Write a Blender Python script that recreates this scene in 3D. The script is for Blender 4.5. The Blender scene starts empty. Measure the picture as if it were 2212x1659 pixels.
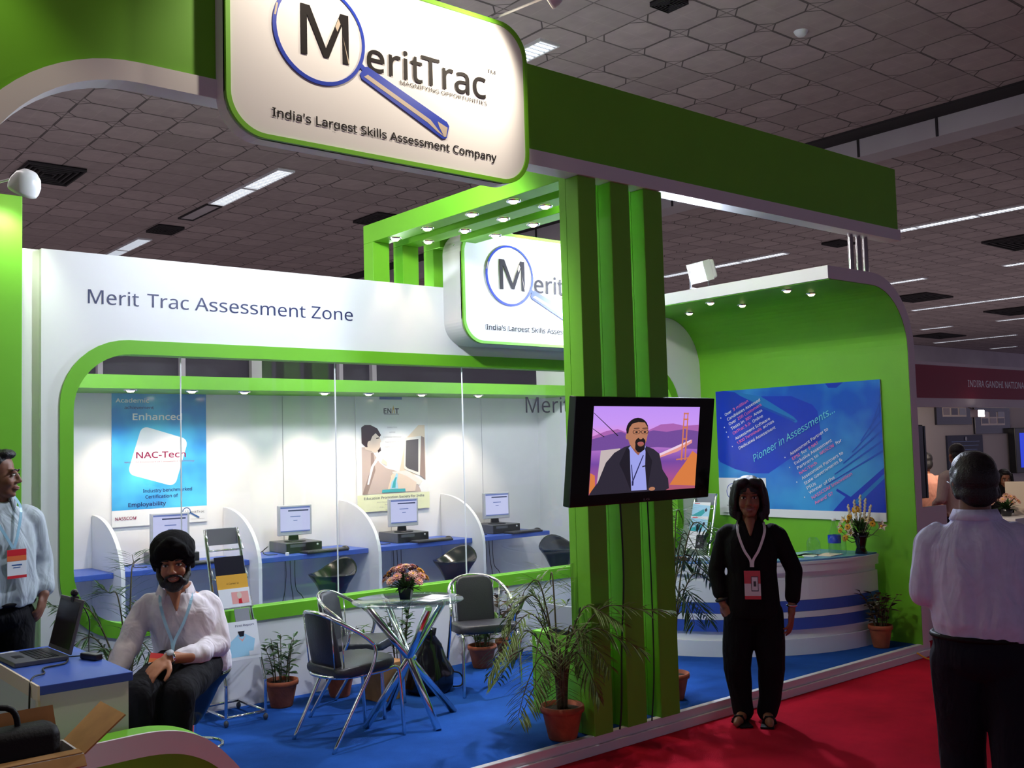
import bpy, bmesh, math, random
from mathutils import Vector as V, Matrix, Euler, Quaternion
random.seed(7)
PI = math.pi
S = bpy.context.scene
COL = S.collection

# ---------------------------------------------------------------- camera
cam = bpy.data.cameras.new('camera')
cam_o = bpy.data.objects.new('camera', cam)
COL.objects.link(cam_o)
RC = ((0.7702994, -0.6370996, -0.0272555), (-0.0190870, -0.0657578, 0.9976530), (-0.6373966, -0.7679713, -0.0628136))
cam_o.matrix_world = Matrix.Translation((0, 0, 1.78)) @ Matrix(RC).transposed().to_4x4()
cam.sensor_width = 36.0
cam.lens = 2200.88 / 2212 * 36.0
cam.clip_end = 400
cam.clip_start = 0.05
S.camera = cam_o

# ---------------------------------------------------------------- world: the dim light of the rest of the hall
w = bpy.data.worlds.new('hall_light')
S.world = w
w.use_nodes = True
bg = w.node_tree.nodes['Background']
bg.inputs[0].default_value = (0.76, 0.67, 1.0, 1)
bg.inputs[1].default_value = 0.48

S.view_settings.view_transform = 'Standard'
S.view_settings.look = 'None'
S.view_settings.gamma = 1
S.view_settings.use_curve_mapping = False
S.view_settings.exposure = 0.0

def light(name, kind, loc, energy, col, to=None, angle=60, blend=0.5, size=0.1, parent=None):
    d = bpy.data.lights.new(name, kind)
    d.energy = energy
    d.color = col
    if kind == 'SPOT':
        d.spot_size = math.radians(angle)
        d.spot_blend = blend
        d.shadow_soft_size = size
    elif kind == 'AREA':
        d.size = size
    else:
        d.shadow_soft_size = size
    o = bpy.data.objects.new(name, d)
    COL.objects.link(o)
    o.location = loc
    if to is not None:
        o.rotation_euler = (V(to) - V(loc)).to_track_quat('-Z', 'Y').to_euler()
    return o
WARM = (1.0, 0.72, 0.45)
COOL = (0.72, 0.80, 1.0)

# ---------------------------------------------------------------- materials
def srgb(r, g, b):
    f = lambda c: c / 12.92 if c <= 0.04045 else ((c + 0.055) / 1.055) ** 2.4
    return tuple(f(c / 255) for c in (r, g, b))
MATS = {}
def mat(name, col, rough=0.5, metal=0.0, emit=0.0, noise=0.0, nscale=8.0, bump=0.0, bscale=40.0, coat=0.0, trans=0.0, alpha=1.0, spec=0.5, ecol=None):
    m = bpy.data.materials.new(name)
    m.use_nodes = True
    nt = m.node_tree
    p = nt.nodes['Principled BSDF']
    p.inputs['Base Color'].default_value = (*col, 1)
    p.inputs['Roughness'].default_value = rough
    p.inputs['Metallic'].default_value = metal
    p.inputs['Specular IOR Level'].default_value = spec
    p.inputs['Coat Weight'].default_value = coat
    p.inputs['Transmission Weight'].default_value = trans
    p.inputs['Alpha'].default_value = alpha
    if emit:
        p.inputs['Emission Color'].default_value = (*(ecol or col), 1)
        p.inputs['Emission Strength'].default_value = emit
    if noise or bump:
        tc = nt.nodes.new('ShaderNodeTexCoord')
    if noise:
        n = nt.nodes.new('ShaderNodeTexNoise')
        n.inputs['Scale'].default_value = nscale
        n.inputs['Detail'].default_value = 5
        nt.links.new(tc.outputs['Object'], n.inputs['Vector'])
        r = nt.nodes.new('ShaderNodeMapRange')
        r.inputs['From Min'].default_value = 0.3
        r.inputs['From Max'].default_value = 0.7
        r.inputs['To Min'].default_value = 1 - noise
        r.inputs['To Max'].default_value = 1 + noise
        nt.links.new(n.outputs['Fac'], r.inputs['Value'])
        mx = nt.nodes.new('ShaderNodeVectorMath')
        mx.operation = 'SCALE'
        mx.inputs[0].default_value = col
        nt.links.new(r.outputs['Result'], mx.inputs['Scale'])
        nt.links.new(mx.outputs['Vector'], p.inputs['Base Color'])
    if bump:
        n2 = nt.nodes.new('ShaderNodeTexNoise')
        n2.inputs['Scale'].default_value = bscale
        n2.inputs['Detail'].default_value = 4
        nt.links.new(tc.outputs['Object'], n2.inputs['Vector'])
        b = nt.nodes.new('ShaderNodeBump')
        b.inputs['Strength'].default_value = bump
        b.inputs['Distance'].default_value = 0.01
        nt.links.new(n2.outputs['Fac'], b.inputs['Height'])
        nt.links.new(b.outputs['Normal'], p.inputs['Normal'])
    MATS[name] = m
    return m
G = {}
def lamp_mat(name, col, strength):
    return mat(name, (0.9, 0.9, 0.9), 0.4, emit=strength, ecol=col)
G['green'] = mat('lime_green_paint', (0.15, 0.47, 0.012), 0.55, noise=0.04, nscale=3)
G['white'] = mat('white_paint', (0.80, 0.79, 0.80), 0.5, noise=0.02, nscale=2)
G['wlam'] = mat('white_laminate', (0.82, 0.81, 0.82), 0.3)
G['blue'] = mat('blue_laminate', (0.04, 0.10, 0.46), 0.4)
G['black'] = mat('black_plastic', (0.012, 0.012, 0.014), 0.3)
G['gloss'] = mat('gloss_black', (0.006, 0.006, 0.008), 0.12)
G['chrome'] = mat('chrome', (0.82, 0.82, 0.84), 0.12, 1.0)
G['steel'] = mat('grey_steel', (0.42, 0.43, 0.46), 0.35, 0.8)
G['vinyl'] = mat('charcoal_vinyl', (0.035, 0.034, 0.042), 0.38, bump=0.15, bscale=120)
G['terra'] = mat('terracotta', (0.36, 0.085, 0.03), 0.75, noise=0.25, nscale=14, bump=0.2, bscale=60)
G['soil'] = mat('soil', (0.03, 0.018, 0.01), 0.95, bump=0.8, bscale=90)
G['leaf'] = mat('leaf_green', (0.075, 0.16, 0.022), 0.45, noise=0.35, nscale=20)
G['leaf2'] = mat('leaf_olive', (0.17, 0.24, 0.05), 0.5, noise=0.35, nscale=12)
G['leafd'] = mat('leaf_dark', (0.045, 0.11, 0.025), 0.4, noise=0.35, nscale=20)
G['leafr'] = mat('leaf_bronze', (0.10, 0.055, 0.03), 0.45, noise=0.4, nscale=20)
G['stem'] = mat('stem_brown', (0.09, 0.075, 0.03), 0.7, noise=0.3, nscale=30)
G['ink'] = mat('black_ink', (0.010, 0.008, 0.010), 0.6, spec=0.15)
G['navyink'] = mat('navy_ink', (0.012, 0.018, 0.10), 0.45)
G['logoblue'] = mat('logo_blue', (0.015, 0.045, 0.42), 0.35)
G['tan'] = mat('tan_print', (0.45, 0.38, 0.31), 0.4)
G['paper'] = mat('paper_white', (0.83, 0.83, 0.85), 0.5)
G['poster'] = mat('glossy_poster_white', (0.80, 0.80, 0.83), 0.15)
G['red'] = mat('red_print', (0.55, 0.03, 0.05), 0.5)
G['cable'] = mat('black_rubber', (0.012, 0.012, 0.012), 0.6)
G['lidgrey'] = mat('laptop_lid', (0.10, 0.09, 0.10), 0.4)
G['scroff'] = mat('screen_off', (0.03, 0.025, 0.028), 0.15)
G['leather'] = mat('black_leather', (0.006, 0.005, 0.006), 0.55, spec=0.2, bump=0.2, bscale=90)
G['brass'] = mat('brass', (0.7, 0.5, 0.2), 0.3, 1.0)
G['redband'] = mat('dark_red_band', (0.30, 0.012, 0.045), 0.5)
G['hallpale'] = mat('pale_booth_panel', (0.62, 0.56, 0.56), 0.7)
G['darkteal'] = mat('dark_teal', (0.02, 0.045, 0.05), 0.4)
G['navyboard'] = mat('navy_board', (0.02, 0.025, 0.06), 0.4)
G['bluescreen'] = mat('blue_screen', (0, 0, 0), 0.3, emit=0.9, ecol=srgb(30, 60, 220))
G['lampflood2'] = lamp_mat('lit_spotlight', (1.0, 0.85, 0.75), 25)
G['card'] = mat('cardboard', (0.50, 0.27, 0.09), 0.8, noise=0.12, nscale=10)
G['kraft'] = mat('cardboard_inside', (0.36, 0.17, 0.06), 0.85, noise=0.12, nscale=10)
def glass_mat(name, tint, rough=0.02, mixv=0.12, dirt=0.0):
    # thin sheet glass: clear with a mirror-like reflection (and a smear of dust)
    m = bpy.data.materials.new(name)
    m.use_nodes = True
    nt = m.node_tree
    nt.nodes.clear()
    out = nt.nodes.new('ShaderNodeOutputMaterial')
    tr = nt.nodes.new('ShaderNodeBsdfTransparent')
    tr.inputs[0].default_value = (*tint, 1)
    gl = nt.nodes.new('ShaderNodeBsdfGlossy')
    gl.inputs['Roughness'].default_value = rough
    lw = nt.nodes.new('ShaderNodeFresnel')
    ge = nt.nodes.new('ShaderNodeNewGeometry')
    mi = nt.nodes.new('ShaderNodeMapRange')
    mi.inputs['To Min'].default_value = 1.5
    mi.inputs['To Max'].default_value = 1 / 1.5
    nt.links.new(ge.outputs['Backfacing'], mi.inputs['Value'])
    nt.links.new(mi.outputs['Result'], lw.inputs['IOR'])
    mx = nt.nodes.new('ShaderNodeMixShader')
    nt.links.new(lw.outputs[0], mx.inputs[0])
    nt.links.new(tr.outputs[0], mx.inputs[1])
    nt.links.new(gl.outputs[0], mx.inputs[2])
    last = mx
    if dirt:
        df = nt.nodes.new('ShaderNodeBsdfDiffuse')
        df.inputs[0].default_value = (0.7, 0.7, 0.75, 1)
        tc = nt.nodes.new('ShaderNodeTexCoord')
        n = nt.nodes.new('ShaderNodeTexNoise')
        n.inputs['Scale'].default_value = 2.2
        n.inputs['Detail'].default_value = 8
        n.inputs['Roughness'].default_value = 0.7
        nt.links.new(tc.outputs['Object'], n.inputs['Vector'])
        r = nt.nodes.new('ShaderNodeMapRange')
        r.inputs['From Min'].default_value = 0.42
        r.inputs['From Max'].default_value = 0.75
        r.inputs['To Max'].default_value = dirt
        nt.links.new(n.outputs['Fac'], r.inputs['Value'])
        m2 = nt.nodes.new('ShaderNodeMixShader')
        nt.links.new(r.outputs['Result'], m2.inputs[0])
        nt.links.new(mx.outputs[0], m2.inputs[1])
        nt.links.new(df.outputs[0], m2.inputs[2])
        last = m2
    nt.links.new(last.outputs[0], out.inputs[0])
    return m
G['glass'] = glass_mat('partition_glass', (0.97, 0.985, 0.98), dirt=0.03)
G['tglass'] = glass_mat('table_glass', (0.80, 0.90, 0.88), dirt=0.04)
G['bottle'] = glass_mat('clear_plastic', (0.86, 0.92, 0.94))
G['lampwarm'] = lamp_mat('lit_halogen', (1.0, 0.78, 0.5), 14)
G['lampcool'] = lamp_mat('lit_floodlight', (0.80, 0.86, 1.0), 90)
G['tubes'] = lamp_mat('lit_louvre', (0.90, 0.95, 1.0), 2.2)

# lettering: the sans-serif that ships inside Blender, else the built-in one
FONT = None
try:
    import os
    FONT = bpy.data.fonts.load(os.path.join(bpy.utils.system_resource('DATAFILES'), 'fonts', 'NotoSansHebrew-Regular.woff2'))
except Exception:
    FONT = None

# ---------------------------------------------------------------- mesh helpers
class MB:
    """collects shapes, then links them as ONE mesh object"""
    def __init__(self):
        self.bm = bmesh.new()
        self.mi = 0
    def _tag(self, n0):
        self.bm.faces.ensure_lookup_table()
        for f in self.bm.faces[n0:]:
            f.material_index = self.mi
    def box(self, x0, x1, y0, y1, z0, z1, mx=None, bev=0.0):
        bm = self.bm
        n0 = len(bm.faces)
        vs = [bm.verts.new((x, y, z)) for x in (x0, x1) for y in (y0, y1) for z in (z0, z1)]
        fs = []
        for q in ((0, 1, 3, 2), (4, 6, 7, 5), (0, 4, 5, 1), (2, 3, 7, 6), (0, 2, 6, 4), (1, 5, 7, 3)):
            fs.append(bm.faces.new([vs[i] for i in q]))
        if mx is not None:
            bmesh.ops.transform(bm, matrix=mx, verts=vs)
        if bev:
            es = list({e for f in fs for e in f.edges})
            bmesh.ops.bevel(bm, geom=es, offset=bev, segments=2, affect='EDGES', profile=0.5)
        self._tag(n0)
        return self
    def tube(self, pts, r, seg=8, caps=True, closed=False):
        bm = self.bm
        n0 = len(bm.faces)
        pts = [V(p) for p in pts]
        n = len(pts)
        rs = r if isinstance(r, (list, tuple)) else [r] * n
        rings = []
        prev = None
        for i, p in enumerate(pts):
            if closed:
                t = pts[(i + 1) % n] - pts[i - 1]
            else:
                t = pts[min(i + 1, n - 1)] - pts[max(i - 1, 0)]
            t.normalize()
            if prev is None:
                a = t.orthogonal().normalized()
            else:
                a = prev - t * prev.dot(t)
                a = a.normalized() if a.length > 1e-6 else t.orthogonal().normalized()
            prev = a
            b = t.cross(a)
            rings.append([bm.verts.new(p + (a * math.cos(k * 2 * PI / seg) + b * math.sin(k * 2 * PI / seg)) * rs[i]) for k in range(seg)])
        m = n if closed else n - 1
        for i in range(m):
            A, B = rings[i], rings[(i + 1) % n]
            for k in range(seg):
                f = bm.faces.new((A[k], A[(k + 1) % seg], B[(k + 1) % seg], B[k]))
                f.smooth = True
        if caps and not closed:
            bm.faces.new(rings[0][::-1])
            bm.faces.new(rings[-1])
        self._tag(n0)
        return self
    def lathe(self, prof, c=(0, 0, 0), seg=24, mx=None, smooth=True):
        """prof: (radius, z) list, bottom to top"""
        bm = self.bm
        n0 = len(bm.faces)
        rings = []
        new = []
        for r, z in prof:
            if r < 1e-6:
                v = bm.verts.new((c[0], c[1], c[2] + z))
                rings.append([v]); new.append(v)
            else:
                ring = [bm.verts.new((c[0] + r * math.cos(k * 2 * PI / seg), c[1] + r * math.sin(k * 2 * PI / seg), c[2] + z)) for k in range(seg)]
                rings.append(ring); new += ring
        for A, B in zip(rings, rings[1:]):
            for k in range(seg):
                k2 = (k + 1) % seg
                if len(A) == 1 and len(B) == 1:
                    continue
                if len(A) == 1:
                    f = bm.faces.new((A[0], B[k2], B[k]))
                elif len(B) == 1:
                    f = bm.faces.new((A[k], A[k2], B[0]))
                else:
                    f = bm.faces.new((A[k], A[k2], B[k2], B[k]))
                f.smooth = smooth
        if mx is not None:
            bmesh.ops.transform(bm, matrix=mx, verts=new)
        self._tag(n0)
        return self
    def prism(self, pts, d0, d1, plane='xz', mx=None, smooth=False):
        """closed outline extruded between d0 and d1 on the third axis"""
        bm = self.bm
        n0 = len(bm.faces)
        def P(a, b, d):
            return (a, d, b) if plane == 'xz' else ((a, b, d) if plane == 'xy' else (d, a, b))
        A = [bm.verts.new(P(a, b, d0)) for a, b in pts]
        B = [bm.verts.new(P(a, b, d1)) for a, b in pts]
        n = len(pts)
        for f in (bm.faces.new(A[::-1]), bm.faces.new(B)):
            pass
        for k in range(n):
            f = bm.faces.new((A[k], A[(k + 1) % n], B[(k + 1) % n], B[k]))
            f.smooth = smooth
        if mx is not None:
            bmesh.ops.transform(bm, matrix=mx, verts=A + B)
        self._tag(n0)
        return self
    def ringprism(self, outer, inner, d0, d1, plane='xz'):
        """frame between two outlines with the same number of points"""
        bm = self.bm
        n0 = len(bm.faces)
        def P(a, b, d):
            return (a, d, b) if plane == 'xz' else ((a, b, d) if plane == 'xy' else (d, a, b))
        L = [[bm.verts.new(P(a, b, d)) for a, b in o] for o in (outer, inner) for d in (d0, d1)]
        n = len(outer)
        for k in range(n):
            j = (k + 1) % n
            for a, b in ((0, 2), (2, 3), (3, 1), (1, 0)):
                bm.faces.new((L[a][k], L[a][j], L[b][j], L[b][k]))
        self._tag(n0)
        return self
    def ball(self, c, r, seg=12, rings=8, mx=None):
        rx, ry, rz = r if isinstance(r, (tuple, list)) else (r, r, r)
        prof = [(math.sin(i * PI / rings), -math.cos(i * PI / rings)) for i in range(rings + 1)]
        prof[0] = (0, -1); prof[-1] = (0, 1)
        T = Matrix.Translation(c) @ (mx.to_4x4() if mx is not None else Matrix()) @ Matrix.Diagonal((rx, ry, rz, 1))
        return self.lathe(prof, (0, 0, 0), seg, T)
    def poly(self, pts):
        n0 = len(self.bm.faces)
        self.bm.faces.new([self.bm.verts.new(p) for p in pts])
        self._tag(n0)
        return self
    def sheet(self, pts, y, mats_index=None):
        """flat print on a panel: outline in local x,z at depth y, facing -y"""
        if mats_index is not None:
            self.mi = mats_index
        return self.poly([(a, y, b) for a, b in pts])
    def text(self, s, x, z, cap, w=None, y=0.0, rot=0.0, bold=0.0, shear=0.0, depth=0.0015, mi=None, align='L', res=3):
        if mi is not None:
            self.mi = mi
        n0 = len(self.bm.faces)
        cu = bpy.data.curves.new('t', 'FONT')
        cu.body = s
        cu.size = 1.0
        cu.resolution_u = res
        if FONT:
            cu.font = FONT
        cu.offset = bold
        cu.shear = shear
        o = bpy.data.objects.new('t', cu)
        me = bpy.data.meshes.new_from_object(o)
        if len(me.vertices):
            xs = [v.co.x for v in me.vertices]
            x0, x1 = min(xs), max(xs)
            k = cap / 0.70
            kx = k if w is None else w / max(1e-6, x1 - x0)
            off = {'L': -x0, 'C': -(x0 + x1) / 2, 'R': -x1}[align]
            c, sn = math.cos(rot), math.sin(rot)
            vs = []
            for v in me.vertices:
                a, b = (v.co.x + off) * kx, v.co.y * k
                vs.append(self.bm.verts.new((x + a * c - b * sn, y, z + a * sn + b * c)))
            for p in me.polygons:
                try:
                    self.bm.faces.new([vs[i] for i in p.vertices])
                except ValueError:
                    pass
        bpy.data.objects.remove(o)
        bpy.data.curves.remove(cu)
        bpy.data.meshes.remove(me)
        self._tag(n0)
        return self
    def build(self, name, mats, parent=None, loc=None, smooth=None, recalc=True):
        me = bpy.data.meshes.new(name)
        if recalc:
            bmesh.ops.recalc_face_normals(self.bm, faces=self.bm.faces)
        if smooth is not None:
            for f in self.bm.faces:
                f.smooth = smooth
        self.bm.to_mesh(me)
        self.bm.free()
        for m in (mats if isinstance(mats, (list, tuple)) else [mats]):
            me.materials.append(G[m] if isinstance(m, str) else m)
        o = bpy.data.objects.new(name, me)
        COL.objects.link(o)
        if parent is not None:
            o.parent = parent
        if loc is not None:
            o.location = loc
        return o
def text_width(s):
    cu = bpy.data.curves.new('t', 'FONT')
    cu.body = s
    if FONT:
        cu.font = FONT
    o = bpy.data.objects.new('t', cu)
    me = bpy.data.meshes.new_from_object(o)
    xs = [v.co.x for v in me.vertices]
    bpy.data.objects.remove(o); bpy.data.curves.remove(cu); bpy.data.meshes.remove(me)
    return max(xs) - min(xs)
def phrase(s, w):
    """the words of a line with their start and width when the whole line is w wide"""
    k = w / text_width(s)
    out, pre = [], ''
    for word in s.split(' '):
        pre = (pre + ' ' + word).strip()
        ww = text_width(word)
        out.append((word, (text_width(pre) - ww) * k, ww * k))
    return out
def thing(name, label, cat, loc=(0, 0, 0), rz=0.0, group=None):
    o = bpy.data.objects.new(name, None)
    o.empty_display_size = 0.05
    COL.objects.link(o)
    o.location = loc
    o.rotation_euler = (0, 0, rz)
    o['label'] = label
    o['category'] = cat
    if group:
        o['group'] = group
    return o
def tag(o, label, cat, group=None):
    o['label'] = label
    o['category'] = cat
    if group:
        o['group'] = group
    return o
def struct(o):
    o['kind'] = 'structure'
    return o
def dup(root, loc=None, rz=None, label=None):
    """a copy of a thing with copies of its parts and sub-parts"""
    r = root.copy()
    COL.objects.link(r)
    if loc is not None:
        r.location = loc
    if rz is not None:
        r.rotation_euler = (0, 0, rz)
    if label:
        r['label'] = label
    for ch in list(root.children):
        c = ch.copy(); COL.objects.link(c); c.parent = r
        for g in list(ch.children):
            d = g.copy(); COL.objects.link(d); d.parent = c
    return r
def arc(cx, cz, rx, rz, a0, a1, n=12):
    return [(cx + rx * math.cos(math.radians(a0 + (a1 - a0) * i / n)), cz + rz * math.sin(math.radians(a0 + (a1 - a0) * i / n))) for i in range(n + 1)]
def rrect(x0, x1, z0, z1, r, n=10):
    return arc(x1 - r, z1 - r, r, r, 0, 90, n) + arc(x0 + r, z1 - r, r, r, 90, 180, n) + arc(x0 + r, z0 + r, r, r, 180, 270, n) + arc(x1 - r, z0 + r, r, r, 270, 360, n)
def catmull(pts, n=8):
    P = [V(p) for p in pts]
    out = []
    for i in range(len(P) - 1):
        a, b, c, d = P[max(i - 1, 0)], P[i], P[i + 1], P[min(i + 2, len(P) - 1)]
        for k in range(n):
            t = k / n
            out.append(0.5 * ((2 * b) + (c - a) * t + (2 * a - 5 * b + 4 * c - d) * t * t + (3 * b - a - 3 * c + d) * t ** 3))
    out.append(P[-1])
    return out
# ---------------------------------------------------------------- carpets and ceiling materials
def carpet(name, col, spots):
    m = mat(name, col, 0.95, bump=0.5, bscale=350, spec=0.1)
    nt = m.node_tree
    p = nt.nodes['Principled BSDF']
    tc = nt.nodes.new('ShaderNodeTexCoord')
    n = nt.nodes.new('ShaderNodeTexNoise')
    n.inputs['Scale'].default_value = 1.6
    n.inputs['Detail'].default_value = 8
    n.inputs['Roughness'].default_value = 0.65
    nt.links.new(tc.outputs['Object'], n.inputs['Vector'])
    r = nt.nodes.new('ShaderNodeValToRGB')
    r.color_ramp.elements[0].position = 0.3
    r.color_ramp.elements[0].color = (*[c * (1 - spots) for c in col], 1)
    r.color_ramp.elements[1].position = 0.7
    r.color_ramp.elements[1].color = (*[c * (1 + spots) for c in col], 1)
    nt.links.new(n.outputs['Fac'], r.inputs['Fac'])
    nt.links.new(r.outputs['Color'], p.inputs['Base Color'])
    return m
G['redcarpet'] = carpet('red_carpet', (0.62, 0.011, 0.036), 0.22)
G['bluecarpet'] = carpet('blue_carpet', (0.014, 0.075, 0.33), 0.3)

def ceiling_mat():
    m = mat('ceiling_tiles', (0.45, 0.42, 0.43), 0.9)
    nt = m.node_tree
    p = nt.nodes['Principled BSDF']
    L = nt.links.new
    tc = nt.nodes.new('ShaderNodeTexCoord')
    sep = nt.nodes.new('ShaderNodeSeparateXYZ')
    L(tc.outputs['Object'], sep.inputs[0])
    def math_(op, a, b=None, c=None):
        n = nt.nodes.new('ShaderNodeMath')
        n.operation = op
        for i, v in enumerate((a, b, c)):
            if v is None:
                continue
            if isinstance(v, (int, float)):
                n.inputs[i].default_value = v
            else:
                L(v, n.inputs[i])
        return n.outputs[0]
    T = 0.612
    cell = []
    ds = []
    for ax in (0, 1):
        u = math_('DIVIDE', sep.outputs[ax], T)
        cell.append(math_('FLOOR', u))
        f = math_('SUBTRACT', math_('FRACT', u), 0.5)
        ds.append(math_('ABSOLUTE', f))
    wn = nt.nodes.new('ShaderNodeTexWhiteNoise')
    cx = nt.nodes.new('ShaderNodeCombineXYZ')
    L(cell[0], cx.inputs[0]); L(cell[1], cx.inputs[1])
    L(cx.outputs[0], wn.inputs['Vector'])
    big = math_('MAXIMUM', ds[0], ds[1])
    dia = math_('MULTIPLY', math_('ADD', ds[0], ds[1]), 0.62)
    d = math_('MAXIMUM', big, dia)
    edge = math_('GREATER_THAN', d, 0.475)
    on = math_('GREATER_THAN', wn.outputs['Value'], 0.35)
    edge = math_('MULTIPLY', edge, math_('LESS_THAN', d, 0.497))
    edge = math_('MULTIPLY', edge, on)
    gap = math_('GREATER_THAN', big, 0.487)
    dark = math_('MAXIMUM', math_('MULTIPLY', edge, 0.75), math_('MULTIPLY', gap, 0.55))
    rib = math_('LESS_THAN', math_('MINIMUM', ds[0], ds[1]), 0.012)
    tint = math_('ADD', math_('MULTIPLY', wn.outputs['Value'], 0.22), 0.86)
    val = math_('MULTIPLY', tint, math_('SUBTRACT', 1.0, dark))
    val = math_('ADD', val, math_('MULTIPLY', rib, 0.07))
    no = nt.nodes.new('ShaderNodeTexNoise')
    no.inputs['Scale'].default_value = 5
    L(tc.outputs['Object'], no.inputs['Vector'])
    val = math_('MULTIPLY', val, math_('ADD', math_('MULTIPLY', no.outputs['Fac'], 0.3), 0.85))
    sc = nt.nodes.new('ShaderNodeVectorMath')
    sc.operation = 'SCALE'
    sc.inputs[0].default_value = (0.42, 0.335, 0.325)
    L(val, sc.inputs['Scale'])
    L(sc.outputs[0], p.inputs['Base Color'])
    b = nt.nodes.new('ShaderNodeBump')
    b.inputs['Strength'].default_value = 0.6
    b.inputs['Distance'].default_value = 0.05
    L(math_('SUBTRACT', wn.outputs['Value'], math_('MULTIPLY', d, 1.2)), b.inputs['Height'])
    L(b.outputs['Normal'], p.inputs['Normal'])
    return m
G['ceil'] = ceiling_mat()
G['hall'] = mat('hall_wall_panel', (0.50, 0.45, 0.47), 0.8, noise=0.08, nscale=1)
G['darkmatte'] = mat('dark_matte', (0.03, 0.025, 0.027), 0.9)
G['lav'] = mat('white_trim', (0.74, 0.73, 0.74), 0.5)

# ---------------------------------------------------------------- hall shell
G['hallfloor'] = mat('grey_hall_floor', (0.46, 0.44, 0.47), 0.8, noise=.1, nscale=1)
struct(MB().box(-25, 62, -25, 24.2, -0.06, -0.004).build('floor_hall', 'hallfloor'))
struct(MB().box(-6, 11.5, 0.2, 9.2, -0.004, 0).build('floor', 'redcarpet'))
o = struct(MB().box(-25, 62, -25, 24.2, 6.0, 6.1).build('ceiling', 'ceil'))
struct(MB().box(-25, 62, 24.0, 24.2, 0, 6).build('wall_back', 'hall'))
b = MB()
b.box(12.4, 12.8, -6, 24, 5.97, 6.0)  # flush dark strip, the step's shadow line put into its colour
b.mi = 1
b.box(12.8, 13.25, -6, 24, 5.72, 6.0)
b.mi = 0
for k in range(26):
    b.box(12.78, 12.8, -5 + k * 1.15, -4.97 + k * 1.15, 5.72, 5.97)
struct(b.build('trim_1', ['darkmatte', 'hall']))

# raised booth platform with its two-step kerb
struct(MB().box(-0.6, 7.97, 4.40, 9.1, 0.0, 0.1).build('floor_platform', 'bluecarpet'))
b = MB()
b.box(-0.6, 7.99, 4.36, 4.402, 0.0, 0.104, bev=0.004)
b.box(-0.6, 8.02, 4.47 - 0.13, 4.36, 0.0, 0.055, bev=0.004)
struct(b.build('trim_2', 'lav'))

# ceiling fluorescent fixtures: recessed frame, glowing louvre and its blades
def fixture_proto():
    t = thing('ceiling_light', '', 'ceiling light', (0, 0, 6.0))
    f = MB()
    f.ringprism([(-0.14, -0.62), (0.14, -0.62), (0.14, 0.62), (-0.14, 0.62)], [(-0.12, -0.6), (0.12, -0.6), (0.12, 0.6), (-0.12, 0.6)], -0.03, 0.0, 'xy')
    f.build('frame', 'lav', t)
    MB().box(-0.12, 0.12, -0.6, 0.6, -0.012, -0.004).build('louvre_panel', 'tubes', t)
    l = MB()
    for k in range(15):
        y = -0.56 + k * 0.08
        l.box(-0.12, 0.12, y - 0.004, y + 0.004, -0.028, -0.012)
    l.build('blade', 'steel', t)
    return t
FIX = []
rows = [
    (7.0, [(8.28, 'fluorescent ceiling light partly hidden by the right edge of the large lit sign'),
           (14.15, 'upper of the two joined fluorescent ceiling lights above the white glazed wall'),
           (15.43, 'lower of the two joined fluorescent ceiling lights, next to an unlit dark panel'),
           (19.98, 'far fluorescent ceiling light at upper left, just over the white wall top'),
           (21.25, 'far fluorescent ceiling light cut off by the top edge of the white wall')]),
    (19.25, [(8.45, 'ceiling light cut by the right frame edge, in the bright row beside the beam end'),
             (9.70, 'middle ceiling light of the bright row right of the green beam end'),
             (10.93, 'ceiling light emerging from behind the right end of the green beam'),
             (14.05, 'ceiling light on the right of the row over the floodlit canopy'),
             (15.30, 'ceiling light right beside the glaring floodlight on the canopy'),
             (16.50, 'ceiling light left of the floodlight, next to the green columns')]),
    (25.62, [(10.9, 'thin far ceiling light at the right frame edge, first row below the bright one'),
             (14.20, 'thin far ceiling light touching the curved canopy corner')]),
    (31.8, [(16.75, 'leftmost of three far ceiling lights in line beside the curved canopy'),
            (15.52, 'middle of three far ceiling lights in line beside the curved canopy'),
            (14.28, 'rightmost of three far ceiling lights in line, cut by the frame')]),
    (37.8, [(19.7, 'single far ceiling light below the row of three, near the green wall'),
            (16.75, 'far ceiling light low at the right frame edge, alone')]),
    (43.8, [(22.35, 'leftmost of the three smallest ceiling lights above the back wall'),
            (21.15, 'middle of the three smallest ceiling lights above the back wall'),
            (19.95, 'rightmost of the three smallest ceiling lights above the back wall')]),
    (49.6, [(22.55, 'farthest tiny ceiling light, lowest at the right frame edge')]),
]
proto = None
for x, ys in rows:
    for y, lab in ys:
        if proto is None:
            proto = fixture_proto()
            t = proto
            t.location = (x, y, 6.0)
            t['label'] = lab
        else:
            t = dup(proto, (x, y, 6.0), None, lab)
        t['group'] = 'fluorescent ceiling lights'
# the rows of fixtures light the whole hall
for x in (-5.2, 0.9, 7.0, 13.1, 19.25, 25.62, 31.8, 37.8):
    d = bpy.data.lights.new('fixture_row', 'AREA')
    d.shape = 'RECTANGLE'
    d.size = 0.24
    d.size_y = 17
    d.energy = 200
    d.color = (1.0, 0.93, 0.94)
    ro = bpy.data.objects.new('fixture_row', d)
    COL.objects.link(ro)
    ro.location = (x, 14.5, 5.94)
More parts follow.
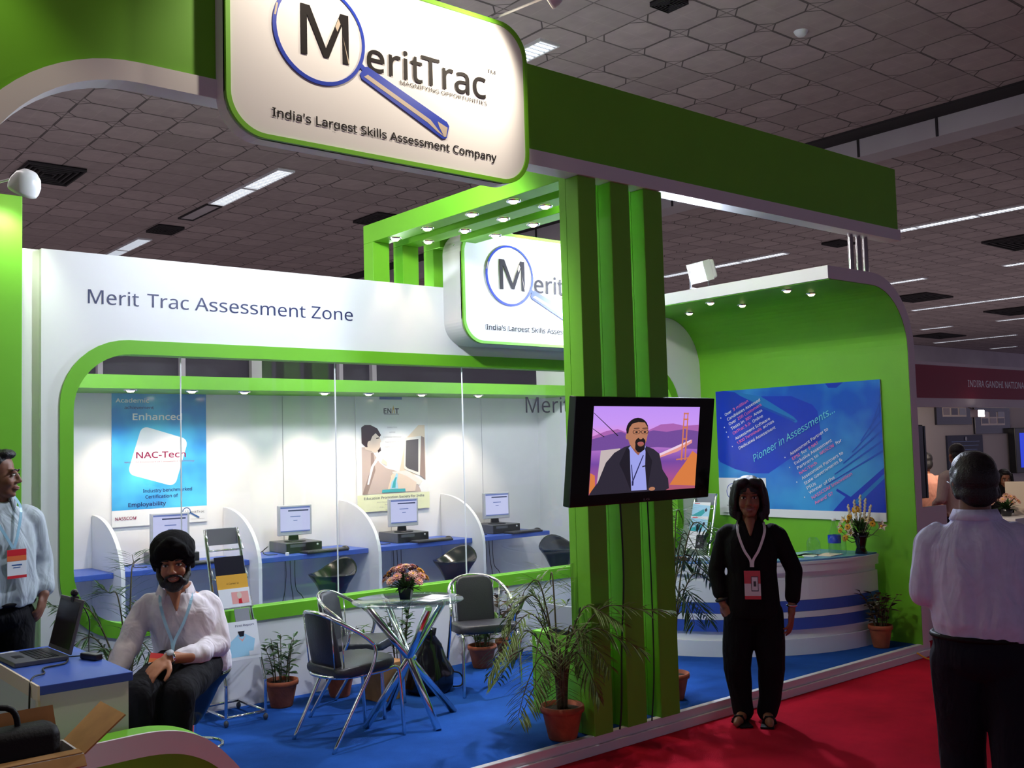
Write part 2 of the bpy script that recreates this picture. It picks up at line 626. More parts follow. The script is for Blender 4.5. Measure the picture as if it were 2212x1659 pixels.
# unlit fixture panel and air vents in the ceiling
t = thing('ceiling_panel', 'unlit dark panel at the lower end of the pair of ceiling lights', 'ceiling panel', (7.0, 16.75, 6.0))
MB().ringprism([(-0.14, -0.62), (0.14, -0.62), (0.14, 0.62), (-0.14, 0.62)], [(-0.12, -0.6), (0.12, -0.6), (0.12, 0.6), (-0.12, 0.6)], -0.03, 0.0, 'xy').build('frame', 'darkmatte', t)
MB().box(-0.12, 0.12, -0.6, 0.6, -0.012, -0.004).build('panel', G['hall'], t)
def vent(x, y, sx, sy, lab):
    t = thing('ceiling_vent', lab, 'ceiling vent', (x, y, 6.0), 0, 'ceiling air vents')
    f = MB()
    for i in range(5):
        k = 1 - i * 0.19
        f.ringprism([(-sx * k, -sy * k), (sx * k, -sy * k), (sx * k, sy * k), (-sx * k, sy * k)],
                    [(-sx * (k - .06), -sy * (k - .06)), (sx * (k - .06), -sy * (k - .06)), (sx * (k - .06), sy * (k - .06)), (-sx * (k - .06), sy * (k - .06))], -0.05, -0.02 + i * 0.002, 'xy')
    f.build('louvre', 'darkmatte', t)
    MB().box(-sx, sx, -sy, sy, -0.02, -0.002).build('plate', G['gloss'], t)
vent(4.22, 15.6, 0.40, 0.50, 'large dark square air vent in the ceiling at upper left')
vent(7.0, 18.33, 0.24, 0.32, 'small dark ceiling hatch between the two pairs of lights')
vent(9.85, 15.5, 0.3, 0.42, 'dark ceiling vent touching the left corner of the green pergola')
vent(7.28, 6.27, 0.13, 0.13, 'dark fitting cut off by the top frame edge')
vent(19.3, 12.15, 0.3, 0.22, 'small dark vent left of the three chrome rods')
vent(29.0, 15.6, 0.8, 0.65, 'dark square vent right of the curved canopy, above the row of three lights')
vent(22.8, 9.75, 0.8, 0.6, 'dark vent at the right frame edge under the bright light row')
vent(35.4, 15.5, 1.0, 0.75, 'dark vent at the right frame edge below the row of three lights')
vent(40.9, 21.2, 1.1, 0.6, 'far dark vent over the row of smallest ceiling lights')
t = thing('smoke_detector', 'small round white detector on the ceiling tiles at upper right', 'detector', (8.95, 5.95, 6.0))
MB().lathe([(0.0, -0.05), (0.04, -0.05), (0.06, -0.03), (0.075, 0.0)], seg=16).build('body', 'paper', t)

# ---------------------------------------------------------------- glazed white wall (front of the test room)
FY = 6.55
OUT = rrect(1.84, 7.52, 0.655, 2.535, 0.42)
INN = rrect(1.92, 7.44, 0.745, 2.445, 0.36)
# the wall: a rectangle with a rounded opening
def wall_with_hole(x0, x1, z0, z1, hole, y0, y1):
    b = MB()
    cx, cz = (x0 + x1) / 2, (z0 + z1) / 2
    outer = []
    n = len(hole) // 4
    for i, (a, c) in enumerate(hole):
        q = i // n
        j = i % n
        qx, qz = (x1 if q in (0, 3) else x0), (z1 if q in (0, 1) else z0)
        if j == n // 2 or (0 < j < n - 1):
            f = j / (n - 1)
            if q == 0: outer.append((qx, c) if f < 0.34 else ((qx, qz) if f < 0.67 else (a, qz)))
            if q == 1: outer.append((a, qz) if f < 0.34 else ((qx, qz) if f < 0.67 else (qx, c)))
            if q == 2: outer.append((qx, c) if f < 0.34 else ((qx, qz) if f < 0.67 else (a, qz)))
            if q == 3: outer.append((a, qz) if f < 0.34 else ((qx, qz) if f < 0.67 else (qx, c)))
        else:
            first = j == 0
            if q == 0: outer.append((qx, c) if first else (a, qz))
            if q == 1: outer.append((a, qz) if first else (qx, c))
            if q == 2: outer.append((qx, c) if first else (a, qz))
            if q == 3: outer.append((a, qz) if first else (qx, c))
    b.ringprism(outer, hole, y0, y1)
    bmesh.ops.remove_doubles(b.bm, verts=b.bm.verts, dist=0.0005)
    bmesh.ops.dissolve_degenerate(b.bm, edges=b.bm.edges, dist=0.0005)
    return b
struct(wall_with_hole(1.735, 7.86, 0.1, 3.075, OUT, FY, FY + 0.10).build('wall_front', 'white'))
struct(MB().box(1.50, 1.74, 6.60, 6.68, 0.1, 3.075).build('wall_front_return', 'white'))
wn = MB().ringprism(OUT, INN, FY - 0.012, FY + 0.115).build('window_1', 'green')
struct(wn)
gx = [1.92, 2.62, 3.785, 4.955, 6.12, 7.44]
for a, c in zip(gx, gx[1:]):
    b = MB()
    import_pts = [p for p in INN if a - 1e-6 <= p[0] <= c + 1e-6]
    # clip the rounded opening to this pane's width
    def clip(pts, xa, xc):
        def cut(P, f, g):
            out = []
            for i in range(len(P)):
                p, q = P[i], P[(i + 1) % len(P)]
                if f(p): out.append(p)
                if f(p) != f(q):
                    out.append(g(p, q))
            return out
        def ix(xv):
            return lambda p, q: (xv, p[1] + (q[1] - p[1]) * (xv - p[0]) / (q[0] - p[0]))
        P = cut(pts, lambda p: p[0] >= xa, ix(xa))
        return cut(P, lambda p: p[0] <= xc, ix(xc))
    pane = clip(INN, a + 0.0015, c - 0.0015)
    b.prism(pane, FY + 0.05, FY + 0.06)
    b.build('glass_pane', 'glass', wn)
b = MB()
for x in gx[1:-1]:
    b.box(x - 0.0025, x + 0.0025, FY + 0.049, FY + 0.061, 0.745, 2.445)
b.build('seam', G['paper'], wn)
t = thing('wall_lettering', 'dark blue words Merit Trac Assessment Zone across the white wall top', 'lettering', (2.009, FY - 0.002, 2.757))
for word, x, w_ in (('Merit', 0, .317), ('Trac', .371, .278), ('Assessment', .691, .822), ('Zone', 1.561, .343)):
    MB().text(word, x, 0, 0.107, w_).build('word', 'navyink', t)
b = MB()
b.text('Merit Trac', 5.62, 2.078, 0.163, 0.98, y=FY + 0.047)
tag(b.build('glass_lettering', 'ink'), 'black lettering stuck on the glass, partly hidden by the green columns', 'lettering')

# green end panel at far left
b = MB()
b.box(0.15, 1.60, 6.44, 6.52, 0.1, 3.355, bev=0.004)
struct(b.build('wall_left', 'green'))

# ---------------------------------------------------------------- test room behind the glass
BY = 8.95
struct(MB().box(1.5, 7.9, BY, BY + 0.08, 0.1, 2.46).build('wall_room_back', 'white'))
struct(MB().box(1.62, 1.70, 6.66, BY, 0.1, 2.46).build('wall_room_left', 'white'))
struct(MB().box(7.80, 7.86, 6.66, BY, 0.1, 3.0).build('wall_room_right', 'white'))
b = MB()
b.box(1.70, 7.80, 8.28, BY, 2.345, 2.455)
struct(b.build('trim_3', 'green'))
b = MB()
for x in (3.33, 4.55, 5.76, 6.97):
    b.box(x - 0.002, x + 0.002, BY - 0.003, BY, 0.1, 2.34)
struct(b.build('trim_4', 'steel'))
# dark backdrop added to keep the gap over the soffit dark, and pale posts
struct(MB().box(0.5, 12.0, 10.6, 10.66, 0.0, 3.7).build('wall_dark_backdrop', 'darkmatte'))
for i, (x, w_, lab) in enumerate(((3.3, .05, 'left thin pale post behind the glazed room'), (4.15, .05, 'second thin pale post behind the glazed room'), (4.95, .12, 'broad pale post behind the glazed room'), (6.05, .05, 'thin pale post behind the room, left of the dark panels'), (6.5, .06, 'rightmost thin pale post behind the glazed room'))):
    tag(MB().box(x, x + w_, 10.45, 10.52, 0.0, 3.6).build('post', 'hall'), lab, 'post', 'posts behind the room')
# room downlights
dl = None
def downlight_proto(lab, loc, group, r=0.035, mat_='lampwarm'):
    t = thing('downlight', lab, 'downlight', loc, 0, group)
    MB().lathe([(r, -0.004), (r * 1.5, -0.010), (r * 1.55, 0.0)], seg=20).build('rim', 'chrome', t)
    MB().lathe([(0, -0.022), (r * 0.6, -0.020), (r * 0.98, -0.008), (r * 0.98, 0.0)], seg=20).build('bulb', mat_, t)
    return t
nm = ['above the left edge of the blue test poster', 'above the right edge of the blue test poster', 'above the bare wall right of the blue poster',
      'above the left edge of the poster showing a man', 'above the middle of the poster with a man at a computer', 'above the right edge of the poster with a man at a computer',
      'above the bare wall behind the rightmost monitor']
for i, x in enumerate((2.93, 3.45, 3.93, 4.73, 5.21, 5.83, 6.55)):
    lab = 'warm soffit downlight ' + nm[i]
    if dl is None:
        dl = downlight_proto(lab, (x, 8.45, 2.345), 'downlights in the room soffit')
    else:
        dup(dl, (x, 8.45, 2.345), None, lab)
    light('room_spot', 'SPOT', (x, 8.45, 2.31), 48, (1.0, 0.83, 0.66), to=(x + 0.05, 8.9, 1.1), angle=80, blend=0.8, size=0.03)
for x in (2.6, 4.6, 6.6):
    light('room_fill', 'POINT', (x, 7.2, 2.85), 58, (0.86, 0.90, 1.0), size=0.08)  # fill lights without fixtures, added to brighten the room

# ---------------------------------------------------------------- right wall that curls over into a canopy
def shell(off, y0, y1, th, z0=0.1):
    out = [(6.75, 3.10 - off)] + arc(7.36, 2.5, 0.60 - off, 0.60 - off, 90, 0, 16) + [(7.96 - off, z0)]
    inn = [(7.96 - off - th, z0)] + arc(7.36, 2.5, 0.60 - off - th, 0.60 - off - th, 0, 90, 16) + [(6.75, 3.10 - off - th)]
    return out + inn
b = MB()
b.prism(shell(0.0, 0, 0, 0.10), 4.35, 6.56)
struct(b.build('wall_right', 'lav'))
b = MB()
P = shell(0.10, 0, 0, 0.006)
b.prism([(max(x, 6.765), z) for x, z in P], 4.352, 6.548)
struct(b.build('wall_right_lining', 'green'))
# ---------------------------------------------------------------- gantry: long green beam with white lower band, arch and foot at its left
t = thing('gantry_beam', 'long dark green overhead beam with a white lower band and an arched left end', 'beam', (0, 0, 0))
top = [(-0.4, 4.0), (7.80, 4.0), (7.80, 3.485)]
A1 = arc(1.55, 2.72, 0.775, 0.775, 90, 180, 18)        # upper edge of the white band
A2 = arc(1.55, 2.72, 0.685, 0.685, 90, 180, 18)
leftfoot = [(0.775, 0.62), (0.775, 0.1), (-0.4, 0.1)]
MB().prism(top + A1 + leftfoot, 4.352, 4.46).build('beam_face', 'green', t)
b = MB()
band = [(7.815, 3.49)] + A1 + [(0.775, 0.9), (0.865, 0.9)] + A2[::-1] + [(7.815, 3.40)]
b.prism(band, 4.337, 4.464)
b.build('white_band', 'lav', t)
# the matching curved foot
def foot(off):
    p = catmull([(0.70, 0, 0.70 - off), (0.95, 0, 0.655 - off), (1.30, 0, 0.632 - off), (1.62, 0, 0.630 - off), (1.80, 0, 0.575 - off), (1.93, 0, 0.46 - off), (2.05 - off * 0.6, 0, 0.30 - off), (2.16 - off * 1.2, 0, 0.1)], 6)
    return [(v.x, v.z) for v in p]
f0, f1 = foot(0.0), foot(0.095)
b = MB()
b.prism([(0.70, 0.1)] + f0, 4.352, 4.46)
b.build('curved_foot', 'green', t)
b = MB()
b.prism(f0 + f1[::-1], 4.337, 4.354)
b.build('foot_band', 'lav', t)

# three green columns, each one the front post of a goal-shaped pergola frame
fr = None
labs = ['left of the three green goal-shaped frames, its front post nearest the potted palm',
        'middle of the three green goal-shaped frames, behind the television',
        'right of the three green goal-shaped frames, its post beside the woman']
xs = [(4.165, 4.315), (4.44, 4.605), (4.735, 4.905)]
for i, (a, c) in enumerate(xs):
    t = thing('pergola_frame', labs[i], 'frame', (a, 0, 0), 0, 'green pergola frames')
    wd = c - a
    MB().box(0, wd, 4.352, 4.462, 0.1, 3.401, bev=0.004).build('front_post', 'green', t)
    MB().box(0, wd, 4.463, 4.52, 0.1, 3.545).build('rear_post', 'green', t)
    wb = 0.15
    MB().box(0, wb, 4.52, 6.79 if i < 2 else 6.29, 3.40, 3.545, bev=0.003).build('rail', 'green', t)
    if i == 2:
        MB().box(0, wb, 6.56, 6.79, 3.40, 3.545, bev=0.003).build('rail', 'green', t)
    MB().box(0, wb, 6.655, 6.79, 2.58, 3.40, bev=0.003).build('back_leg', 'green', t)
pl = {0: (6.45, 6.027, 5.492, 5.042), 1: (6.411, 5.94, 5.488, 5.04), 2: (6.414, 5.948, 5.506)}
words = ['farthest', 'second farthest', 'third', 'nearest']
rail = ['left', 'middle', 'right']
for i in pl:
    for k, y in enumerate(pl[i]):
        x = xs[i][0] + 0.075
        lab = '%s chrome downlight under the %s pergola rail' % (words[k], rail[i])
        if i == 0 and k == 0:
            pd = downlight_proto(lab, (x, y, 3.399), 'pergola downlights', 0.032)
        else:
            dup(pd, (x, y, 3.399), None, lab)
        light('pergola_spot', 'SPOT', (x, y, 3.365), 14, WARM, to=(x, y, 0), angle=55, blend=0.7, size=0.03)

# ---------------------------------------------------------------- the two lit signs with the magnifier logo
def magnifier_sign(name, label, x0, y, z0, W=1.79, Hh=0.91, back=0.10, rearx=0.0):
    t = thing(name, label, 'sign', (x0, y, z0))
    o = rrect(0, W, 0, Hh, 0.19, 12)
    i1 = rrect(0.022, W - 0.022, 0.022, Hh - 0.022, 0.175, 12)
    MB().prism(o, 0.006, back).build('box', 'lav', t)
    b = MB()
    b.ringprism(o, i1, -0.012, 0.02)
    b.build('rim', 'green', t)
    MB().prism(i1, -0.002, 0.01).build('panel', 'poster', t)
    logo(t, 0, 0, 1.0, -0.004)
    return t
def logo(t, ox, oz, k, y, tagline=True, dy=0.004):
    X = lambda a: ox + a * k
    Z = lambda a: oz + a * k
    b = MB()
    b.ringprism([(X(.482 + .250 * math.cos(q * PI / 24)), Z(.562 + .248 * math.sin(q * PI / 24))) for q in range(48)],
                [(X(.484 + .232 * math.cos(q * PI / 24)), Z(.564 + .231 * math.sin(q * PI / 24))) for q in range(48)], y - dy, y)
    b.prism([(X(a), Z(c)) for a, c in ((.698, .452), (.716, .468), (.735, .452), (.716, .432))], y - dy * .8, y)
    P = [(.709, .392), (.699, .412), (.728, .456), (.748, .460), (1.226, .270), (1.240, .250), (1.222, .184), (1.196, .174)]
    b.prism([(X(a), Z(c)) for a, c in P], y - dy, y)
    b.build('magnifier', 'logoblue', t)
    b = MB()
    yy = y - dy - 0.0008
    b.sheet([(X(a), Z(c)) for a, c in ((.722, .405), (1.10, .245), (1.165, .205), (1.206, .188), (1.17, .215), (1.12, .262), (.745, .420))], yy)
    b.build('sheen', 'tan', t)
    b = MB()
    b.sheet([(X(a), Z(c)) for a, c in ((1.165, .262), (1.228, .240), (1.218, .190), (1.205, .186), (1.172, .240))], yy)
    b.build('sheen', 'tan', t)
    b = MB()
    b.sheet([(X(a), Z(c)) for a, c in ((.232 + .008, .60), (.250, .60), (.262, .66), (.252, .66))], yy)
    b.build('sheen', 'tan', t)
    b = MB()
    b.prism([(X(a), Z(c)) for a, c in ((.379, .447), (.379, .692), (.428, .692), (.513, .500), (.595, .692), (.640, .692), (.640, .447), (.605, .447), (.605, .640), (.527, .455), (.500, .455), (.412, .645), (.412, .447))], y - 0.003 * k, y)
    b.mi = 1
    b.sheet([(X(a), Z(c)) for a, c in ((.566, .620), (.584, .664), (.595, .640), (.577, .598))], y - 0.0034 * k)
    b.sheet([(X(a), Z(c)) for a, c in ((.607, .58), (.640, .460), (.636, .447)) ], y - 0.0034 * k)
    b.mi = 0
    b.text('erit', X(.741), Z(.447), .172 * k, .335 * k, y=y - 0.003 * k, bold=.008)
    b.text('Trac', X(1.070), Z(.449), .178 * k, .425 * k, y=y - 0.003 * k, bold=.008)
    b.build('letters', ['ink', 'tan'], t)
    b = MB()
    b.text('TM', X(1.506), Z(.598), .026 * k, .058 * k, y=y - 0.002 * k)
    b.text('MAGNIFYING OPPORTUNITIES', X(.938), Z(.413), .025 * k, .562 * k, y=y - 0.002 * k)
    b.build('motto', 'ink', t)
    if tagline:
        for word, a, w_ in phrase("India's Largest Skills Assessment Company", 1.330):
            MB().text(word, X(.227 + a), Z(.114), .050 * k, w_ * k, y=y - 0.002 * k, bold=0.012).build('tagline_word', 'ink', t)
magnifier_sign('logo_sign', 'big warm-lit rounded sign hung on the front of the overhead beam', 1.90, 4.25, 3.23)
magnifier_sign('logo_sign', 'white rounded sign on the glazed wall, half hidden behind the green columns', 4.75, 6.30, 2.61, back=0.25)

# ---------------------------------------------------------------- lamps on arms
def arm_lamp(label, base, head, aim, energy, col, r=0.07, angle=70, dome=True, on='lampwarm', blend=0.6, lens=True):
    t = thing('arm_lamp', label, 'lamp', base, 0, None)
    h = V(head) - V(base)
    d = (V(aim) - V(head)).normalized()
    Q = d.to_track_quat('-Z', 'Y').to_matrix().to_4x4()
    back = h - d * r * 1.1
    MB().box(-0.02, 0.02, -0.02, 0.02, -0.005, 0.03, bev=0.003).build('clamp', 'lav', t)
    MB().tube([(0, 0, 0.02), tuple(back)], 0.007, 8).build('arm', 'lav', t)
    b = MB()
    prof = [(0.0, r * 1.35), (r * 0.45, r * 1.28), (r * 0.8, r * 0.95), (r * 0.98, r * 0.45), (r, 0.0), (r * 0.93, -r * 0.25), (r * 0.86, -r * 0.25), (r * 0.88, 0.0)]
    b.lathe(prof, mx=Matrix.Translation(h) @ Q, seg=24)
    b.build('shade', 'wlam', t)
    MB().lathe([(0, 0.0), (r * 0.86, -0.004), (r * 0.86, 0.004)], mx=Matrix.Translation(h) @ Q, seg=20).build('bulb', on, t)
    light('arm_spot', 'SPOT', tuple(V(head) + d * r * 0.4), energy, col, to=aim, angle=angle, blend=blend, size=0.035)
    return t
arm_lamp('white lamp on a long arm over the top right corner of the big sign', (3.49, 4.30, 4.146), (3.46, 3.78, 4.085), (3.10, 4.30, 3.72), 52, (1, .86, .66), r=0.055, angle=112)
arm_lamp('assumed white lamp on an arm above the big sign, unseen beyond the top frame edge', (2.30, 4.30, 4.146), (2.38, 3.70, 4.40), (2.45, 4.30, 3.68), 48, (1, .86, .66), r=0.055, angle=108)  # second sign lamp, assumed above the view from the warm pools of light
arm_lamp('round white lamp lighting the green panel at the far left', (1.36, 6.46, 3.355), (1.535, 6.16, 3.33), (1.42, 6.48, 2.85), 16, (0.85, 1.0, 0.75), r=0.085, angle=100)
arm_lamp('round white lamp over the half hidden sign, seen under the pergola', (5.35, 6.42, 3.526), (5.30, 6.12, 3.66), (5.55, 6.30, 3.15), 10, (1, .9, .8), r=0.07, angle=100)
arm_lamp('assumed unseen white lamp on an arm at the left end of the overhead beam', (0.60, 4.36, 4.0), (0.62, 3.75, 4.05), (0.72, 4.35, 3.3), 14, (1, .9, .6), r=0.06, angle=80)  # out-of-view lamp, added for the warm glow on the beam's left end

# floodlight glaring on top of the canopy
def floodlight(label, loc, aim, energy, col, angle=140, s=0.11, on='lampcool', arm=None):
    t = thing('floodlight', label, 'floodlight', loc)
    d = (V(aim) - V(loc) - V((0, 0, 0.16))).normalized()
    Q = Matrix.Translation((0, 0, 0.16)) @ d.to_track_quat('-Z', 'Y').to_matrix().to_4x4()
    b = MB()
    b.ringprism([(-s, -s * .8), (s, -s * .8), (s, s * .8), (-s, s * .8)], [(-s * .9, -s * .7), (s * .9, -s * .7), (s * .9, s * .7), (-s * .9, s * .7)], -0.03, 0.05, 'xy')
    b.box(-s * .95, s * .95, -s * .75, s * .75, 0.045, 0.11, bev=0.02)
    bmesh.ops.transform(b.bm, matrix=Q, verts=b.bm.verts)
    b.build('housing', 'wlam', t)
    MB().box(-s * .88, s * .88, -s * .68, s * .68, -0.012, -0.004, mx=Q).build('lit_glass', on, t)
    b = MB()
    b.tube([(-s * 1.1, 0, 0.16), (-s * 1.1, 0, 0.01), (s * 1.1, 0, 0.01), (s * 1.1, 0, 0.16)], 0.008, 6)
    if arm:
        b.tube([(0, 0, 0.01), tuple(V(arm) - V(loc))], 0.012, 8)
    b.build('bracket', 'steel', t)
    light('flood', 'SPOT', tuple(V(loc) + V((0, 0, 0.16)) + d * 0.08), energy, col, to=aim, angle=angle, blend=0.5, size=0.08)
    return t
floodlight('glaring white floodlight standing on the edge of the curved canopy', (6.88, 5.70, 3.10), (4.0, 6.2, 2.4), 620, COOL, 150)
floodlight('assumed unseen floodlight behind the overhead beam, aimed at the green poster wall', (4.70, 4.95, 3.55), (7.8, 5.6, 1.2), 120, (1.0, .97, .9), 120)  # lamp assumed out of sight, casting the canopy's shadow on the poster wall

floodlight('added unseen floodlight behind the big sign, brightening the white wall', (3.25, 4.62, 3.52), (3.4, 6.55, 2.2), 190, (0.80, .88, 1.0), 160, arm=(3.25, 4.461, 3.53))  # added out of sight to brighten the white glazed wall

# canopy downlights
for i, (x, y, wd) in enumerate(((7.32, 6.2, 'leftmost, nearest the columns'), (6.95, 5.646, 'second from the columns, near the front edge'), (7.33, 5.6, 'middle of the back row'), (6.95, 4.86, 'right one near the front edge, tilted dark'), (7.30, 4.87, 'rightmost of the back row'))):
    lab = 'small downlight in the green canopy underside, ' + wd
    zc = 2.994
    if i == 0:
        cd = downlight_proto(lab, (x, y, zc), 'canopy downlights', 0.03)
    else:
        dup(cd, (x, y, zc), None, lab)
    light('canopy_spot', 'SPOT', (x, y, zc - 0.04), 8, WARM, to=(x + .1, y, 0), angle=60, blend=0.8, size=0.03)

# chrome rods holding the beam over the canopy
for i, (x, wd) in enumerate(((7.16, 'left'), (7.27, 'middle'), (7.37, 'right'))):
    z0 = 3.10
    b = MB()
    b.lathe([(0.022, 0), (0.022, 0.3 + 0.002)], (x, 4.40, z0), 16)
    tag(b.build('chrome_rod', 'chrome'), '%s of the three upright chrome rods between canopy and beam' % wd, 'rod', 'chrome rods')

# ---------------------------------------------------------------- plasma television leaning forward from the columns
t = thing('television', 'black wide-bezel flat television on the green columns showing a man in a suit', 'television', (4.553, 4.255, 1.75))
t.rotation_euler = (math.radians(7.6), 0, 0)
W2, H2 = 0.608, 0.318
MB().box(-W2, W2, -0.025, 0.035, -H2, H2, bev=0.006).build('bezel', 'gloss', t)
MB().box(-0.25, 0.25, 0.035, 0.066, -0.16, 0.12, bev=0.004).build('wall_mount', 'black', t)
scr = t
def em(name, rgb, k=0.9):
    G[name] = mat(name, (0.0, 0.0, 0.0), 0.3, emit=k, ecol=srgb(*rgb))
    return name
def sunset_mat():
    m = bpy.data.materials.new('screen_sunset')
    m.use_nodes = True
    nt = m.node_tree
    p = nt.nodes['Principled BSDF']
    p.inputs['Base Color'].default_value = (0.01, 0.01, 0.01, 1)
    p.inputs['Roughness'].default_value = 0.2
    tc = nt.nodes.new('ShaderNodeTexCoord')
    sp = nt.nodes.new('ShaderNodeSeparateXYZ')
    nt.links.new(tc.outputs['Object'], sp.inputs[0])
    mr = nt.nodes.new('ShaderNodeMapRange')
    mr.inputs['From Min'].default_value = -0.26
    mr.inputs['From Max'].default_value = 0.26
    nt.links.new(sp.outputs[2], mr.inputs['Value'])
    r = nt.nodes.new('ShaderNodeValToRGB')
    e = r.color_ramp.elements
    e[0].position = 0.0; e[0].color = (*srgb(175, 90, 105), 1)
    e[1].position = 1.0; e[1].color = (*srgb(196, 150, 250), 1)
    for pos, c in ((0.18, (165, 85, 150)), (0.36, (120, 75, 165)), (0.48, (165, 105, 195)), (0.68, (225, 150, 225)), (0.8, (205, 155, 250))):
        q = e.new(pos); q.color = (*srgb(*c), 1)
    nt.links.new(mr.outputs['Result'], r.inputs['Fac'])
    nt.links.new(r.outputs['Color'], p.inputs['Emission Color'])
    p.inputs['Emission Strength'].default_value = 0.95
    return m
G['sunset'] = sunset_mat()
for n_, c_ in (('s_hill', (120, 80, 160)), ('s_hill2', (178, 105, 185)), ('s_orange', (225, 130, 70)), ('s_glow', (245, 215, 240)), ('s_glow2', (240, 160, 150)), ('s_tower', (215, 125, 90)), ('s_suit', (48, 44, 58)), ('s_suit2', (34, 31, 42)), ('s_shirt', (165, 170, 245)), ('s_skin', (188, 128, 98)), ('s_skin2', (160, 100, 78)), ('s_hair', (30, 24, 26)), ('s_chair', (205, 190, 190)), ('s_lip', (175, 95, 95)), ('s_navy', (40, 42, 90)), ('s_white', (235, 225, 235))):
    em(n_, c_)
# screen coordinates: 0..1 across, 0..1 up
SW, SH = 0.93, 0.515
sx = lambda u: -0.465 + u * SW
sz = lambda v: -0.252 + v * SH
scn = MB()
scn.poly([(sx(0), -0.0262, sz(0)), (sx(1), -0.0262, sz(0)), (sx(1), -0.0262, sz(1)), (sx(0), -0.0262, sz(1))])
scn_o = scn.build('screen', 'sunset', t)
names = ['s_hill', 's_hill2', 's_orange', 's_glow', 's_glow2', 's_tower', 's_suit', 's_suit2', 's_shirt', 's_skin', 's_skin2', 's_hair', 's_chair', 's_lip', 's_navy', 's_white']
b = MB()
lay = [0]
def pic(n_, pts):
    lay[0] += 1
    b.mi = names.index(n_)
    b.sheet([(sx(u), sz(v)) for u, v in pts], -0.0264 - lay[0] * 0.00012)
def ell(cu, cv, ru, rv, n=20, a0=0, a1=360):
    return [(cu + ru * math.cos(math.radians(a0 + (a1 - a0) * i / n)), cv + rv * math.sin(math.radians(a0 + (a1 - a0) * i / n))) for i in range(n if a1 - a0 == 360 else n + 1)]
pic('s_hill2', [(0, .62), (.0, .66), (.12, .72), (.22, .74), (.30, .70), (.5, .72), (.62, .79), (.74, .80), (.85, .77), (1, .78), (1, .6), (.5, .55)])
pic('s_hill', [(0, .50), (0, .63), (.15, .68), (.25, .71), (.35, .66), (.55, .72), (.68, .70), (.85, .73), (1, .70), (1, .48), (.6, .52)])
pic('s_orange', [(.74, .06), (1.0, .03), (1.0, .42), (.95, .46), (.88, .32), (.80, .18)])
pic('s_glow2', [(.60, .43), (.78, .50), (.94, .60), (.94, .56), (.80, .46), (.62, .39)])
pic('s_glow', [(.58, .42), (.80, .535), (.93, .600), (.92, .578), (.80, .505), (.60, .40)])
for u in (.835, .872):
    pic('s_tower', [(u, .35), (u + .016, .35), (u + .013, .93), (u + .003, .93)])
for v in (.60, .74, .84, .91):
    pic('s_tower', [(.836, v), (.888, v), (.888, v + .018), (.836, v + .018)])
pic('s_tower', [(.79, .355), (.92, .37), (.92, .385), (.79, .37)])
pic('s_suit2', [(0, .93), (.0, .922), (.22, .66), (.228, .665)])
pic('s_suit2', [(0, .752), (.0, .744), (.10, .65), (.105, .655)])
pic('s_orange', [(0, .02), (.05, .06), (.04, .22), (0, .25)])
pic('s_chair', [(.06, .08), (.08, .50), (.25, .52), (.25, .1)])
pic('s_suit', [(0, 0.0), (.02, .05), (.07, .14), (.13, .36), (.20, .47), (.29, .535), (.34, .55), (.48, .54), (.56, .50), (.62, .44), (.66, .25), (.72, .14), (.735, .02), (.70, 0.0)])
pic('s_shirt', [(.335, .50), (.37, .56), (.46, .56), (.485, .50), (.49, .30), (.52, .02), (.375, .02), (.36, .2)])
pic('s_suit2', [(.31, .53), (.338, .49), (.362, .16), (.366, .03), (.30, .22), (.25, .34)])
pic('s_suit2', [(.475, .53), (.487, .46), (.50, .22), (.525, .04), (.545, .24), (.555, .36)])
pic('s_skin2', [(.345, .52), (.345, .62), (.48, .62), (.475, .53), (.42, .43)])
pic('s_shirt', [(.325, .52), (.34, .545), (.405, .44), (.375, .42)])
pic('s_shirt', [(.485, .53), (.475, .55), (.425, .44), (.455, .425)])
pic('s_hair', ell(.395, .735, .102, .135))
pic('s_skin', [(.315, .70), (.31, .64), (.335, .56), (.37, .51), (.43, .49), (.465, .53), (.487, .60), (.497, .69), (.49, .76), (.46, .815), (.40, .82), (.345, .80), (.32, .75)])
pic('s_skin', ell(.307, .655, .015, .035))
pic('s_hair', ell(.43, .585, .048, .055))
pic('s_hair', [(.385, .60), (.475, .60), (.475, .50), (.44, .465), (.41, .47), (.385, .51)])
pic('s_skin', ell(.432, .648, .02, .03))
pic('s_skin2', ell(.435, .563, .030, .028))
pic('s_lip', ell(.432, .572, .03, .018))
for u in (.388, .465):
    pic('s_hair', ell(u, .705, .036, .027))
    pic('s_skin', ell(u, .705, .031, .022))
    pic('s_hair', ell(u, .703, .012, .011))
    pic('s_hair', [(u - .03, .742), (u + .028, .745), (u + .022, .755), (u - .022, .753)])
pic('s_hair', [(.42, .71), (.432, .71), (.432, .704), (.42, .704)])
pic('s_navy', [(.37, .12), (.38, .11), (.468, .43), (.460, .435)])
pic('s_navy', [(.38, .11), (.385, .12), (.362, .33), (.355, .32)])
pic('s_navy', [(.373, .08), (.388, .08), (.388, .13), (.373, .13)])
pic('s_suit2', [(.46, .29), (.50, .30), (.50, .315), (.46, .305)])
pic('s_skin', ell(.565, .028, .03, .022))
o = b.build('screen_picture', names, scn_o)
MB().text('LG', 0.0, -0.306, 0.014, 0.05, y=-0.0262).build('badge', 'steel', t)
b = MB()
b.tube(catmull([(4.42, 4.34, 1.46), (4.425, 4.335, 1.0), (4.385, 4.33, 0.6), (4.372, 4.335, 0.25), (4.36, 4.345, 0.108)], 6), 0.006, 6)
tag(b.build('power_cable', 'cable'), 'black cable hanging from the television down between the green columns', 'cable')
b = MB()
